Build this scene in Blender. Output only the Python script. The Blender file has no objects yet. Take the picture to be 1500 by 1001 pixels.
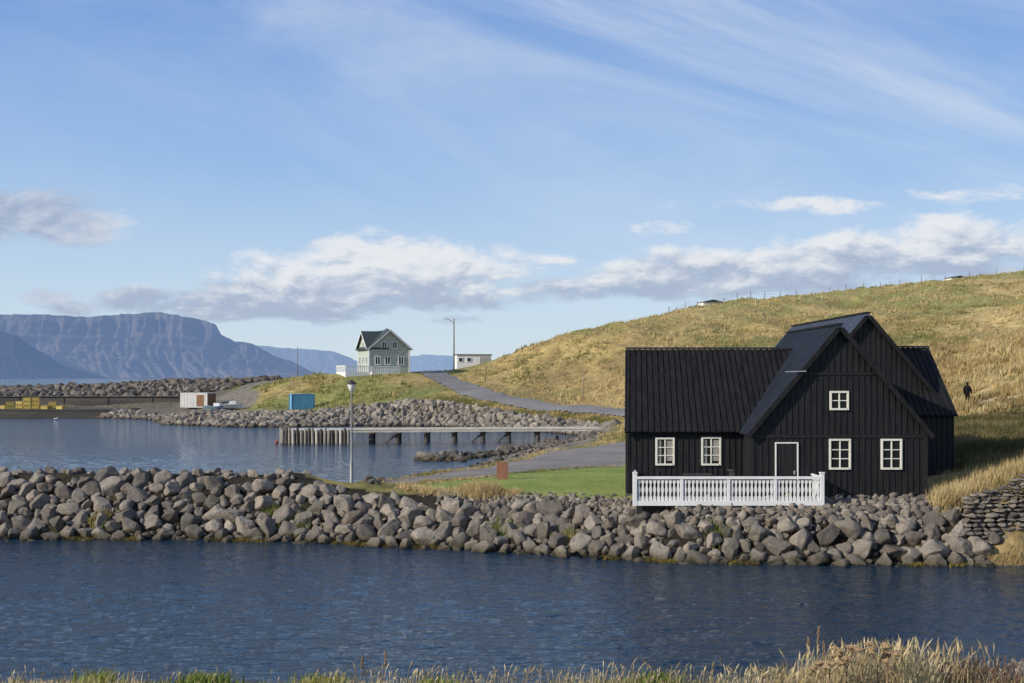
import bpy, bmesh, math, random
import numpy as np
from mathutils import Vector, Matrix, noise
random.seed(7); rng=np.random.default_rng(7)
S=bpy.context.scene; COL=S.collection
F=1750.0; H=6.1
def W(px,py,D): return ((px-750)*D/F, D, H-(py-552)*D/F)
def ZP(px,D,z): return ((px-750)*D/F, D, z)
# ---------------------------------------------------------------- noise
def hsh(i,j,s=0):
    a=np.sin(i*127.1+j*311.7+s*74.7)*43758.5453
    return a-np.floor(a)
def vnoise(x,y,s=0):
    x=np.asarray(x,float);y=np.asarray(y,float)
    i=np.floor(x);j=np.floor(y);u=x-i;v=y-j;u=u*u*(3-2*u);v=v*v*(3-2*v)
    return (hsh(i,j,s)*(1-u)+hsh(i+1,j,s)*u)*(1-v)+(hsh(i,j+1,s)*(1-u)+hsh(i+1,j+1,s)*u)*v
def fbm(x,y,o=4,s=0):
    t=0;a=.5;n=0
    for k in range(o): t=t+a*vnoise(x*2**k+17.3*k,y*2**k+9.1*k,s+k);n+=a;a*=.5
    return t/n
def ss(a,b,x): t=np.clip((x-a)/(b-a),0,1); return t*t*(3-2*t)
# ---------------------------------------------------------------- node helpers
def newmat(name):
    m=bpy.data.materials.new(name); m.use_nodes=True; nt=m.node_tree
    b=nt.nodes['Principled BSDF']; return m,nt,b
def nd(nt,t,**k):
    n=nt.nodes.new(t)
    for a,v in k.items(): setattr(n,a,v)
    return n
def setin(nt,inp,v):
    if isinstance(v,bpy.types.NodeSocket): nt.links.new(v,inp)
    else: inp.default_value=v
def MA(nt,op,a,b=0.0,c=None,clamp=False):
    n=nd(nt,'ShaderNodeMath',operation=op); n.use_clamp=clamp
    setin(nt,n.inputs[0],a); setin(nt,n.inputs[1],b)
    if c is not None: setin(nt,n.inputs[2],c)
    return n.outputs[0]
def mix(nt,f,a,b,mode='MIX'):
    n=nd(nt,'ShaderNodeMix',data_type='RGBA',blend_type=mode)
    setin(nt,n.inputs[0],f)
    for i,v in ((6,a),(7,b)):
        if isinstance(v,tuple) and len(v)==3: v=(*v,1)
        setin(nt,n.inputs[i],v)
    return n.outputs[2]
def mapr(nt,v,a,b,c=0.0,d=1.0):
    n=nd(nt,'ShaderNodeMapRange'); n.interpolation_type='SMOOTHSTEP'
    setin(nt,n.inputs[0],v); n.inputs[1].default_value=a;n.inputs[2].default_value=b;n.inputs[3].default_value=c;n.inputs[4].default_value=d
    return n.outputs[0]
def nz(nt,vec,scale,detail=4,rough=.55,mul=(1,1,1),dist=0.0):
    if mul!=(1,1,1):
        m=nd(nt,'ShaderNodeVectorMath',operation='MULTIPLY'); nt.links.new(vec,m.inputs[0]); m.inputs[1].default_value=mul; vec=m.outputs[0]
    n=nd(nt,'ShaderNodeTexNoise'); n.inputs['Scale'].default_value=scale; n.inputs['Detail'].default_value=detail
    n.inputs['Roughness'].default_value=rough; n.inputs['Distortion'].default_value=dist
    nt.links.new(vec,n.inputs['Vector']); return n.outputs['Fac']
def geo(nt): return nd(nt,'ShaderNodeNewGeometry').outputs['Position']
def bump(nt,b,h,strength=.4,dist=.05):
    n=nd(nt,'ShaderNodeBump'); n.inputs['Strength'].default_value=strength; n.inputs['Distance'].default_value=dist
    nt.links.new(h,n.inputs['Height']); nt.links.new(n.outputs[0],b.inputs['Normal'])
MC={}
def pm(name,c1,c2=None,scale=3.0,rough=.7,bs=.2,bd=.02,metal=0.0,mul=(1,1,1),spec=.4):
    if name in MC: return MC[name]
    m,nt,b=newmat(name); p=geo(nt)
    if c2 is None: c2=tuple(x*.7 for x in c1)
    f=nz(nt,p,scale,6,.6,mul); f2=nz(nt,p,scale*7,3,.6,mul)
    c=mix(nt,mapr(nt,f,.35,.65),c1,c2); 
    c=mix(nt,MA(nt,'MULTIPLY',f2,.35),c,tuple(x*.45 for x in c1))
    nt.links.new(c,b.inputs['Base Color']); b.inputs['Roughness'].default_value=rough; b.inputs['Metallic'].default_value=metal
    b.inputs['Specular IOR Level'].default_value=spec
    bump(nt,b,f2,bs,bd); MC[name]=m; return m
# ---------------------------------------------------------------- mesh helpers
def tag(o,label=None,cat=None,group=None,kind=None):
    if label:o['label']=label
    if cat:o['category']=cat
    if group:o['group']=group
    if kind:o['kind']=kind
    return o
def empty(name,loc,rz=0,label=None,cat=None,group=None,kind=None):
    o=bpy.data.objects.new(name,None); COL.objects.link(o); o.location=loc; o.rotation_euler=(0,0,rz); o.empty_display_size=.2
    return tag(o,label,cat,group,kind)
def root_of(o):
    while o.parent: o=o.parent
    return o
class MB:
    def __init__(s): s.v=[];s.f=[]
    def obox(s,o,a,b,c):
        o,a,b,c=map(Vector,(o,a,b,c)); n=len(s.v)
        for k in (0,1):
            for q in (o,o+a,o+a+b,o+b): s.v.append(q+c*k)
        s.f+=[(n,n+3,n+2,n+1),(n+4,n+5,n+6,n+7),(n,n+1,n+5,n+4),(n+1,n+2,n+6,n+5),(n+2,n+3,n+7,n+6),(n+3,n,n+4,n+7)]; return s
    def box(s,x0,x1,y0,y1,z0,z1): return s.obox((x0,y0,z0),(x1-x0,0,0),(0,y1-y0,0),(0,0,z1-z0))
    def bar(s,p,q,w,h,up=(0,0,1)):
        p,q,up=Vector(p),Vector(q),Vector(up); d=q-p; sd=d.cross(up).normalized()*w; u=sd.cross(d).normalized()*h
        return s.obox(p-sd/2-u/2,sd,d,u)
    def tube(s,p,q,r1,r2=None,n=8):
        r2=r1 if r2 is None else r2; p,q=Vector(p),Vector(q); d=(q-p).normalized(); a=d.orthogonal().normalized(); b=d.cross(a); k=len(s.v)
        for c,r in ((p,r1),(q,r2)):
            for i in range(n): t=2*math.pi*i/n; s.v.append(c+a*math.cos(t)*r+b*math.sin(t)*r)
        for i in range(n): j=(i+1)%n; s.f.append((k+i,k+j,k+n+j,k+n+i))
        s.f.append(tuple(k+i for i in reversed(range(n)))); s.f.append(tuple(k+n+i for i in range(n))); return s
    def lathe(s,prof,c=(0,0,0),n=12):
        k=len(s.v)
        for r,z in prof:
            for i in range(n): t=2*math.pi*i/n; s.v.append(Vector((c[0]+r*math.cos(t),c[1]+r*math.sin(t),c[2]+z)))
        for a in range(len(prof)-1):
            for i in range(n): j=(i+1)%n; s.f.append((k+a*n+i,k+a*n+j,k+(a+1)*n+j,k+(a+1)*n+i))
        s.f.append(tuple(k+i for i in reversed(range(n)))); s.f.append(tuple(k+(len(prof)-1)*n+i for i in range(n))); return s
    def prism(s,pts,ext):
        k=len(s.v); n=len(pts); e=Vector(ext)
        for p in pts: s.v.append(Vector(p))
        for p in pts: s.v.append(Vector(p)+e)
        for i in range(n): j=(i+1)%n; s.f.append((k+i,k+j,k+n+j,k+n+i))
        s.f.append(tuple(k+i for i in reversed(range(n)))); s.f.append(tuple(k+n+i for i in range(n))); return s
    def build(s,name,mat,parent=None,world=False,bevel=0,smooth=False):
        me=bpy.data.meshes.new(name)
        off=Vector(root_of(parent).location) if (parent and world) else Vector((0,0,0))
        me.from_pydata([tuple(v-off) for v in s.v],[],s.f)
        bm=bmesh.new(); bm.from_mesh(me); bmesh.ops.recalc_face_normals(bm,faces=bm.faces); bm.to_mesh(me); bm.free()
        if smooth: me.polygons.foreach_set('use_smooth',[True]*len(me.polygons))
        me.materials.append(mat); o=bpy.data.objects.new(name,me); COL.objects.link(o)
        if parent:o.parent=parent
        if bevel:
            b=o.modifiers.new('bevel','BEVEL'); b.width=bevel; b.segments=2; b.limit_method='ANGLE'
        return o
def fast(name,V,Fa,mat,smooth=False,col=None,parent=None):
    V=np.asarray(V,np.float32); Fa=np.asarray(Fa,np.int32); k=Fa.shape[1]
    me=bpy.data.meshes.new(name); me.vertices.add(len(V)); me.vertices.foreach_set('co',V.ravel())
    me.loops.add(Fa.size); me.loops.foreach_set('vertex_index',Fa.ravel()); me.polygons.add(len(Fa))
    me.polygons.foreach_set('loop_start',np.arange(0,Fa.size,k,dtype=np.int32)); me.polygons.foreach_set('loop_total',np.full(len(Fa),k,np.int32))
    me.update(calc_edges=True)
    me.polygons.foreach_set('use_smooth',np.full(len(Fa),smooth,bool))
    if col is not None:
        a=me.color_attributes.new('Col','FLOAT_COLOR','POINT'); c=np.ones((len(V),4),np.float32); c[:,:3]=col; a.data.foreach_set('color',c.ravel())
    me.materials.append(mat); o=bpy.data.objects.new(name,me); COL.objects.link(o)
    if parent:o.parent=parent
    return o
# ---------------------------------------------------------------- camera, sun, world
cam=bpy.data.cameras.new('camera'); co=bpy.data.objects.new('camera',cam); COL.objects.link(co); S.camera=co
cam.sensor_width=36; cam.lens=42; cam.shift_y=51.5/1500; cam.clip_start=.5; cam.clip_end=60000
co.location=(0,0,H); co.rotation_euler=(math.pi/2,0,0)
EL=math.radians(25); sv=Vector((-.88,-.47,0)).normalized()*math.cos(EL); sv.z=math.sin(EL)
L=bpy.data.lights.new('sun','SUN'); lo=bpy.data.objects.new('sun',L); COL.objects.link(lo); L.energy=5.0; L.angle=math.radians(.5); L.color=(1,.93,.82)
lo.rotation_euler=sv.to_track_quat('Z','Y').to_euler(); lo.location=(-50,-30,60)
w=bpy.data.worlds.new('World'); S.world=w; w.use_nodes=True; nt=w.node_tree
bg=nt.nodes['Background']; bg.inputs[1].default_value=.1
sky=nd(nt,'ShaderNodeTexSky'); sky.sky_type='NISHITA'; sky.sun_disc=False; sky.sun_elevation=EL; sky.sun_rotation=math.atan2(sv.x,sv.y)
sky.air_density=1.0; sky.dust_density=.3; sky.ozone_density=3.0
tc=nd(nt,'ShaderNodeTexCoord').outputs['Generated']; sp=nd(nt,'ShaderNodeSeparateXYZ'); nt.links.new(tc,sp.inputs[0])
yy=MA(nt,'MAXIMUM',sp.outputs[1],.08); U=MA(nt,'DIVIDE',sp.outputs[0],yy); V_=MA(nt,'DIVIDE',sp.outputs[2],yy)
cb=nd(nt,'ShaderNodeCombineXYZ'); nt.links.new(U,cb.inputs[0]); nt.links.new(V_,cb.inputs[1]); uv=cb.outputs[0]
blobs=[(40,318,130,46,1),(-60,322,150,50,1),(310,444,230,26,1),(560,402,225,52,1.15),(450,434,210,36,1.15),(630,440,130,24,.9),(75,430,60,18,.5),(128,450,80,18,.55),
 (825,424,110,24,.9),(960,410,130,32,1.1),(1090,398,160,38,1.15),(1250,384,180,42,1.15),(1420,362,180,46,1.2),(1600,345,160,50,1.1),(1140,302,190,18,.40),(1420,284,150,20,.42),(1040,334,140,16,.40),
 (830,382,90,14,.32),(660,467,80,12,.4)]
cur=None
for (px,py,a,b,am) in blobs:
    u0=(px-750)/F; v0=(552-py)/F
    t=MA(nt,'MULTIPLY',MA(nt,'SUBTRACT',U,u0),F/a); q=MA(nt,'MULTIPLY',MA(nt,'SUBTRACT',V_,v0),F/b)
    e_=MA(nt,'SUBTRACT',float(am),MA(nt,'ADD',MA(nt,'MULTIPLY',t,t),MA(nt,'MULTIPLY',q,q)))
    e_=MA(nt,'MAXIMUM',e_,-1.6)
    cur=e_ if cur is None else MA(nt,'SMOOTH_MAX',cur,e_,.35)
f0=cur
n1=nz(nt,uv,13,8,.63,(1,2.2,1),.22); 
off=nd(nt,'ShaderNodeVectorMath',operation='ADD'); nt.links.new(uv,off.inputs[0]); off.inputs[1].default_value=(-.006,.007,0)
n2=nz(nt,off.outputs[0],13,5,.6,(1,2.2,1),.22)
dens=MA(nt,'ADD',MA(nt,'ADD',MA(nt,'MULTIPLY',f0,.62),.08),MA(nt,'MULTIPLY',MA(nt,'SUBTRACT',n1,.5),3.0))
dm=mapr(nt,dens,-.05,.58)
vc=MA(nt,'ADD',MA(nt,'MULTIPLY',MA(nt,'MAXIMUM',U,0.0),.075),.080)
vert=MA(nt,'MULTIPLY',MA(nt,'SUBTRACT',V_,vc),24.0)
sh=MA(nt,'ADD',MA(nt,'MINIMUM',MA(nt,'MAXIMUM',vert,-.6),.6),MA(nt,'MULTIPLY',MA(nt,'SUBTRACT',n1,n2),3.6))
sh=mapr(nt,sh,-.55,.50)
ccol=mix(nt,sh,(3.9,4.7,6.2),(8.1,8.3,8.6))
ccol=mix(nt,mapr(nt,U,-.30,-.36),ccol,mix(nt,mapr(nt,MA(nt,'SUBTRACT',n1,n2),-.15,.15),(3.2,4.0,5.7),(5.6,6.2,7.3)))
# cirrus wisps
rot=nd(nt,'ShaderNodeVectorRotate'); rot.rotation_type='Z_AXIS'; rot.inputs['Angle'].default_value=math.radians(17); nt.links.new(uv,rot.inputs['Vector'])
c1=nz(nt,rot.outputs[0],2.0,8,.6,(1,4.2,1),.6)
cir=MA(nt,'MULTIPLY',mapr(nt,c1,.34,.80),mapr(nt,MA(nt,'ADD',V_,MA(nt,'MULTIPLY',U,.45)),-.02,.36,.12,.90))
el=nd(nt,'ShaderNodeValToRGB'); cr=el.color_ramp
for k,(p_,c_) in enumerate([(0.0,(.67,.79,.88)),(.07,(.56,.72,.90)),(.17,(.34,.54,.86)),(.30,(.19,.37,.76)),(.6,(.09,.22,.58)),(1,(.06,.16,.48))]):
    q=cr.elements[k] if k<2 else cr.elements.new(p_)
    q.position=p_; q.color=(*c_,1)
nt.links.new(sp.outputs[2],el.inputs[0])
ramp=nd(nt,'ShaderNodeVectorMath',operation='SCALE'); nt.links.new(el.outputs[0],ramp.inputs[0]); ramp.inputs['Scale'].default_value=10
base_sky=mix(nt,.82,sky.outputs[0],ramp.outputs[0])
c=mix(nt,cir,base_sky,(6.6,7.3,8.6))
c=mix(nt,MA(nt,'MULTIPLY',MA(nt,'MULTIPLY',dm,.93),mapr(nt,sp.outputs[2],.0,.03)),c,ccol)
nt.links.new(c,bg.inputs[0])
S.view_settings.view_transform='Standard'; S.view_settings.look='None'; S.view_settings.exposure=0
# ---------------------------------------------------------------- terrain control points
tpx=[-260,0,300,430,520,600,700,800,900,1000,1200,1360,1440,1520,1800]
tDw=[46,44.9,44.7,44.2,43.5,42.8,41.9,40.9,40.0,39.3,38.75,38.7,38.6,38.4,38.2]
tDc=[49.3,48.2,48,47.5,46.8,46,45,44,42.6,40.9,40.75,40.8,40.9,40.9,40.9]
tZc=[2.4,2.4,2.4,2.3,1.8,1.6,1.55,1.6,1.66,1.7,1.72,1.78,1.95,2.2,2.4]
dW=lambda p:np.interp(p,tpx,tDw); dC=lambda p:np.interp(p,tpx,tDc); zC=lambda p:np.interp(p,tpx,tZc)
CP=[]
for p in range(-260,1800,70):
    a,b,c_=dW(p),dC(p),zC(p)
    dz_=.27 if p<900 else .22
    CP+=[ZP(p,a-2,-1.3),ZP(p,a-.1,-.15),ZP(p,(a+b)/2,c_*.45),ZP(p,b,c_-dz_)]
    if p<440: CP+=[ZP(p,b+.8,c_-.27),ZP(p,b+4.2,-.6),ZP(p,b+9,-1.5),ZP(p,90,-1.8),ZP(p,130,-1.8)]
    elif p<1450: CP+=[ZP(p,b+1,c_-.05)]
CP+=[ZP(*t) for t in [(470,50,1.2),(470,53,-.3),(520,50,1.5),(520,52.6,1.42),(520,56.5,-.3),(520,62,-1.2),(560,52,1.4),(560,59,-.2),(600,50,1.5),(600,55,1.38),(600,58.3,1.1),(600,65,-.4),(600,75,-1),
 (650,48,1.52),(650,56,1.4),(650,61,1.1),(650,70,0.0),(650,78,-.5),(700,50,1.5),(700,60,1.4),(700,66,1.1),(700,75,.5),(700,83,0),(700,88,-.4),(750,50,1.52),(750,62,1.45),(750,74,1.0),(750,88,.1),(750,92,-.2),
 (800,48,1.58),(800,58,1.5),(800,75,1.4),(800,88,.8),(800,100,.15),(800,105,.3),(800,112,-.6),(850,52,1.58),(850,70,1.5),(850,90,1.3),(850,104,.9),(850,112,-.1),(900,50,1.62),(900,61,1.52),(900,84,1.5),(900,100,1.5),(900,112,1.4),
 (872,112,1.0),(866,117,.3),(620,88,.12),(680,90,.18),(740,95,.25),(600,88,-.5),(600,95,-.9),(700,98,-.8),(620,82,-.6),(500,80,-1.5),(500,100,-1.6),(500,125,-1.6),(620,110,-1.6),(620,130,-1.6),(720,108,-1.3),(720,128,-1.4),(800,118,-1),(836,116,-.6),
 (235,151,-.4),(265,152,0),(330,146,0),(400,145,0),(520,149,0),(620,148,0),(700,142,0),(760,136,0),(820,130,0),(858,121,0),(200,150,-1),(330,138,-1),(520,140,-1.2),(700,135,-1),(780,125,-.8),
 (-250,170,-1.6),(0,170,-1.6),(150,170,-1.5),(-250,180,.5),(0,180,.5),(150,180,.5),(200,172,-.2),(180,177,.7),(260,160,.7),
 (-250,196,.8),(0,196,.8),(120,196,.8),(250,195,1.2),(-250,199,2.4),(0,199,2.4),(120,199,2.4),(250,199,2.6),(-250,222,3.6),(0,222,3.7),(120,222,4.0),
 (-250,242,-1),(0,242,-1),(120,244,-1),(250,248,-1),(-250,300,-3),(0,300,-3),(250,300,-3),(400,262,-.5),(440,300,-2),(300,400,-3),(500,330,1),(600,300,4.5),(600,420,3),(0,600,-3),(400,600,-3),(600,600,2),
 (930,46,1.75),(1100,46,1.78),(1000,55,1.72),(1200,50,1.8),(1300,45,1.8),(1250,60,1.9),(1100,70,1.8),(1000,80,1.7),(1360,46,1.8),(1000,100,1.7),(1100,90,1.9),(1200,80,2.0),
 (1000,121,2.2),(1100,112,2.4),(1200,104,2.6),(1300,98,2.9),(1440,39.6,.6),(1520,39.6,.6),(1600,39.6,.6),(1500,37.5,-.2),(1430,42,2.1),(1500,42,2.5),(1700,42,2.9)]]
CP+=[W(*t) for t in [(300,606,157),(400,606,153),(480,604,158),(600,592,158),(640,590,156),(700,597,150),(750,606,143),(800,610,137),(850,615,131),(905,620,121),(915,622,116),
 (290,597,178),(340,598,172),(440,600,168),(250,562,226),(390,558,232),(330,578,200),(300,590,190),
 (360,586,176),(400,563,186),(440,550,190),(500,548,188),(600,546,188),(560,548,200),(560,560,175),(560,580,165),(640,561,175),(680,580,161),(480,596,164),(420,585,172),(480,570,176),
 (618,546,203),(640,550,188),(670,563,172),(700,575,162),(760,588,151),(830,597,141),(915,604,132),(800,601,144),(860,607,134),
 (640,547,230),(690,546,232),(660,546,215),(700,544,215),(722,541,212),(700,560,180),(740,566,170),(740,547,190),(690,549,260),
 (780,580,160),(780,552,172),(780,522,188),(780,505,200),(850,588,151),(850,555,162),(850,515,180),(850,480,203),
 (950,596,139),(950,548,156),(950,498,181),(950,461,213),(1050,590,130),(1050,540,155),(1050,490,190),(1050,447,232),
 (1200,590,118),(1200,540,140),(1200,480,190),(1200,428,252),(1300,590,112),(1300,540,135),(1300,480,180),(1300,419,262),
 (1400,597,104),(1400,560,120),(1400,500,160),(1400,450,210),(1400,408,272),(1500,683,50),(1500,656,60),(1500,630,78),(1500,610,92),(1500,583,100),(1500,540,112),(1500,500,128),(1500,450,180),(1500,398,280),
 (1370,700,48),(1385,662,62),(1400,634,80),(1450,692,48),(1450,660,60),(1450,634,78),(1450,616,92),(1450,590,101),(1700,640,50),(1700,580,85),(1700,500,125),(1700,440,190),(1700,380,290)]]
for p,z,D in [(720,7.0,212),(780,11.5,204),(850,14.7,208),(950,17.3,216),(1050,20,232),(1200,24,252),(1300,26,262),(1400,28.4,272),(1500,30.7,280),(1700,34.6,290)]:
    for D2 in (330,450,700): 
        x=(p-750)*D/F+(D2-D)*.12; CP.append((x,D2,z+ (1 if p>800 else -3)))
CP=np.array(CP,float)
keep=[]
for i,c_ in enumerate(CP):
    if all(np.hypot(c_[0]-CP[j][0],c_[1]-CP[j][1])>.35 for j in keep): keep.append(i)
CP=CP[keep]
def kern(dx,dy): return np.sqrt(dx*dx+dy*dy+.25)
n=len(CP); A=np.zeros((n+1,n+1)); A[:n,:n]=-kern(CP[:,0][:,None]-CP[:,0],CP[:,1][:,None]-CP[:,1]); A[:n,:n]-=np.eye(n)*.02; A[:n,n]=1;A[n,:n]=1
sol=np.linalg.solve(A,np.append(CP[:,2],0)); wt=sol[:n];c0=sol[n]
UR=[(600,212),(618,203),(640,188),(670,172),(700,162),(760,151),(830,141),(915,132),(1000,124),(1100,114),(1250,102)]
URW=[((p-750)*D/F,D) for p,D in UR]
def dpoly(x,y,P):
    d=np.full(np.shape(x),1e9)
    for (x1,y1),(x2,y2) in zip(P[:-1],P[1:]):
        l2=(x2-x1)**2+(y2-y1)**2; t=np.clip(((x-x1)*(x2-x1)+(y-y1)*(y2-y1))/l2,0,1)
        d=np.minimum(d,np.hypot(x-x1-t*(x2-x1),y-y1-t*(y2-y1)))
    return d
def hgt(x,y):
    x=np.atleast_1d(np.asarray(x,float)).ravel();y=np.atleast_1d(np.asarray(y,float)).ravel(); out=np.empty(len(x))
    for k in range(0,len(x),20000):
        a,b=x[k:k+20000],y[k:k+20000]; out[k:k+20000]=-(kern(a[:,None]-CP[:,0],b[:,None]-CP[:,1])@wt)+c0
    px=x/y*F+750
    hill=ss(2.6,6,out)*ss(2.5,6,dpoly(x,y,URW))*(.25+.75*ss(700,790,px))
    out=out+hill*((fbm(x/22,y/22,3,5)-.5)*1.9+(fbm(x/4.5,y/7,4,9)-.5)*1.5)
    fold=ss(1375,1420,px)*ss(50,56,y)*(1-ss(96,99,y)); out=out+fold*(fbm(x/3.5+y/9,y/9,3,19)-.5)*1.3
    out=out+(fbm(x/1.3,y/1.3,3,3)-.5)*.07
    return out
def h1(x,y): return float(hgt([x],[y])[0])
def G(px,D): x=(px-750)*D/F; return (x,D,h1(x,D))
def inpoly(px,D,poly):
    px=np.asarray(px);D=np.asarray(D); r=np.zeros(px.shape,bool); m=len(poly)
    for i in range(m):
        x1,y1=poly[i];x2,y2=poly[(i+1)%m]
        c_=((y1>D)!=(y2>D))&(px<(x2-x1)*(D-y1)/((y2-y1) if y2!=y1 else 1e-9)+x1); r^=c_
    return r
LAWN=[(600,50.3),(700,53),(800,57.6),(950,61.2),(950,44.3),(925,43.6),(880,44.2),(800,44.9),(720,46.0),(640,46.9),(590,48.4)]
LROAD=[(540,51),(600,51.6),(700,53.6),(800,58.4),(1150,63),(1150,88),(930,84),(860,80),(800,74),(700,60.5),(600,55.5),(540,53)]
PATH=[((p-750)*D/F,D) for p,D in [(1330,106),(1400,104.5),(1440,102.5),(1500,100.5),(1600,96),(1750,90)]]
RAMP=[((p-750)*D/F,D) for p,D in [(345,171),(355,178),(345,186),(335,195),(370,205),(395,220)]]
NP_,ND=640,470
gp=np.linspace(-260,1780,NP_); gD=35.5*(720/35.5)**np.linspace(0,1,ND)
PX,DD=np.meshgrid(gp,gD); X=(PX-750)*DD/F; Y=DD; Zt=hgt(X.ravel(),Y.ravel()).reshape(X.shape)
nA=fbm(X/14,Y/30,4,1); nB=fbm(X/3,Y/6,4,2); nC=fbm(X/40,Y/60,3,4); nD_=fbm(X/.9,Y/.9,3,11)
def C3(*c): return np.array(c)[None,None,:]
gold=C3(.52,.385,.16);straw=C3(.62,.48,.24);olive=C3(.27,.245,.085);brown=C3(.28,.20,.095);green=C3(.17,.21,.06)
e=lambda a:a[...,None]
col=gold*(1-e(ss(.44,.60,nA)))+olive*e(ss(.44,.60,nA))
col=col*(1-e(ss(.48,.66,nB))*.6)+brown*e(ss(.48,.66,nB))*.6
col=col*(1-e(ss(.48,.66,nC))*.5)+straw*e(ss(.48,.66,nC))*.5
t=ss(11,19,Zt)*ss(.42,.60,nA+.07); col=col*(1-e(t)*.5)+green*1.15*e(t)*.5
foot=(1-ss(5,11,Zt))*ss(115,130,DD)*ss(690,740,PX)*ss(.35,.55,nB+.05); col=col*(1-e(foot)*.5)+brown*1.1*e(foot)*.5
rightstraw=ss(1380,1460,PX)*ss(95,110,DD)*(1-ss(8,15,Zt)); col=col*(1-e(rightstraw)*.6)+straw*e(rightstraw)*.6  # straw-coloured grass on the right-hand slope
mound=ss(330,380,PX)*(1-ss(620,700,PX))*ss(158,165,DD)*(1-ss(215,230,DD)); mg=mound*ss(.32,.55,nA+.10); col=col*(1-e(mg)*.75)+green*1.2*e(mg)*.75
shade=ss(1355,1390,PX)*(1-ss(92,99,DD))*ss(48,54,DD); col=col*(1-e(shade)*.85)+(green*.32*(1-e(ss(.45,.6,nB)))+brown*.5*e(ss(.45,.6,nB)))*e(shade)*.85  # shadowed bank right of the house: shade painted into the ground colour
gravel=C3(.26,.23,.19); dirt=C3(.11,.095,.08)
low=(1-ss(1.15,1.5,Zt+ (nB-.5)*.6))*ss(47,50,DD)*(1-ss(240,250,DD)); col=col*(1-e(low))+ (gravel*(.6+.7*e(nD_)))*e(low)
yard=ss(160,166,DD)*(1-ss(226,232,DD))*(1-ss(325,365,PX)); col=col*(1-e(yard))+gravel*.7*e(yard)
wet=1-ss(.05,.4,Zt); col=col*(1-e(wet)*.7)+C3(.03,.028,.02)*e(wet)*.7
bank=(DD<dC(PX)+.5+(nB-.5)*2.0)&(PX<1440); col=np.where(e(bank),dirt*.3+0*col,col)
stony=(inpoly(PX,DD,[(690,45),(800,44),(950,42.5),(950,41),(1370,40.8),(1370,43.5),(950,44.2),(880,45.0),(800,45.6),(700,46.6)])); col=np.where(e(stony),C3(.20,.18,.155)+0*col,col)
rp=dpoly(X,Y,PATH); k=1-ss(.8,1.8,rp); col=col*(1-e(k)*.8)+C3(.50,.42,.27)*e(k)*.8
k=1-ss(2,3.2,dpoly(X,Y,RAMP)); col=col*(1-e(k))+C3(.26,.23,.2)*e(k)
m,nt,b=newmat('terrain_ground')
p=geo(nt); at=nd(nt,'ShaderNodeAttribute'); at.attribute_name='Col'
g1=nz(nt,p,1.1,8,.7,(1,.6,1.5)); g2=nz(nt,p,7,5,.7); g0=nz(nt,p,.35,6,.7,(1,.6,1.5))
c=mix(nt,mapr(nt,g1,.35,.7),(1.2,1.18,1.1),(.58,.58,.55)); c=mix(nt,1.0,at.outputs[0],c,'MULTIPLY')
c=mix(nt,mapr(nt,g0,.48,.66,0,.3),c,(.15,.12,.05))
c=mix(nt,MA(nt,'MULTIPLY',g2,.3),c,(.05,.04,.02))
nt.links.new(c,b.inputs['Base Color']); b.inputs['Roughness'].default_value=.95; b.inputs['Specular IOR Level'].default_value=.1
bump(nt,b,MA(nt,'ADD',g1,MA(nt,'MULTIPLY',g2,.3)),.8,.35)
terr=m
idx=np.arange(NP_*ND).reshape(ND,NP_); quads=np.stack([idx[:-1,:-1],idx[:-1,1:],idx[1:,1:],idx[1:,:-1]],-1).reshape(-1,4)
VT=np.stack([X,Y,Zt],-1).reshape(-1,3)
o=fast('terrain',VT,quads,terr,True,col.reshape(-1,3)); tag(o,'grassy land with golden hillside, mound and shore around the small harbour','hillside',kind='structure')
pxc=PX.ravel()[quads].mean(1); Dc_=DD.ravel()[quads].mean(1); xc=X.ravel()[quads].mean(1); yc=Y.ravel()[quads].mean(1)
jit=(fbm(xc/1.2,yc/1.2,3,21)-.5)
def sheet(name,mask,dz,mat,label,cat):
    q=quads[mask]; u,inv=np.unique(q,return_inverse=True); V=VT[u].copy(); V[:,2]+=dz
    o=fast(name,V,inv.reshape(-1,4),mat,True); tag(o,label,cat,kind='structure'); return o
def gravelmat(name,c1,c2,sc):
    return pm(name,c1,c2,sc,.95,.6,.03,0,(1,1,1),.1)
sheet('lawn',inpoly(pxc+jit*30,Dc_+jit*1.2,LAWN),.04,pm('lawn_grass',(.20,.26,.055),(.28,.31,.085),.45,.9,.8,.05,0,(1,1,1),.1),'short mown green lawn beside the black house','lawn')
sheet('gravel_road',inpoly(pxc+jit*14,Dc_+jit*1.0,LROAD),.05,gravelmat('gravel_light',(.27,.245,.215),(.20,.18,.16),.35),'grey gravel road curving along the harbour shore behind the lawn','road')
sheet('road',dpoly(xc,yc,URW)+jit*.8<2.3,.12,gravelmat('asphalt_worn',(.25,.235,.22),(.20,.19,.18),.2),'narrow grey road running down from the green house past the hill','road')
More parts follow.
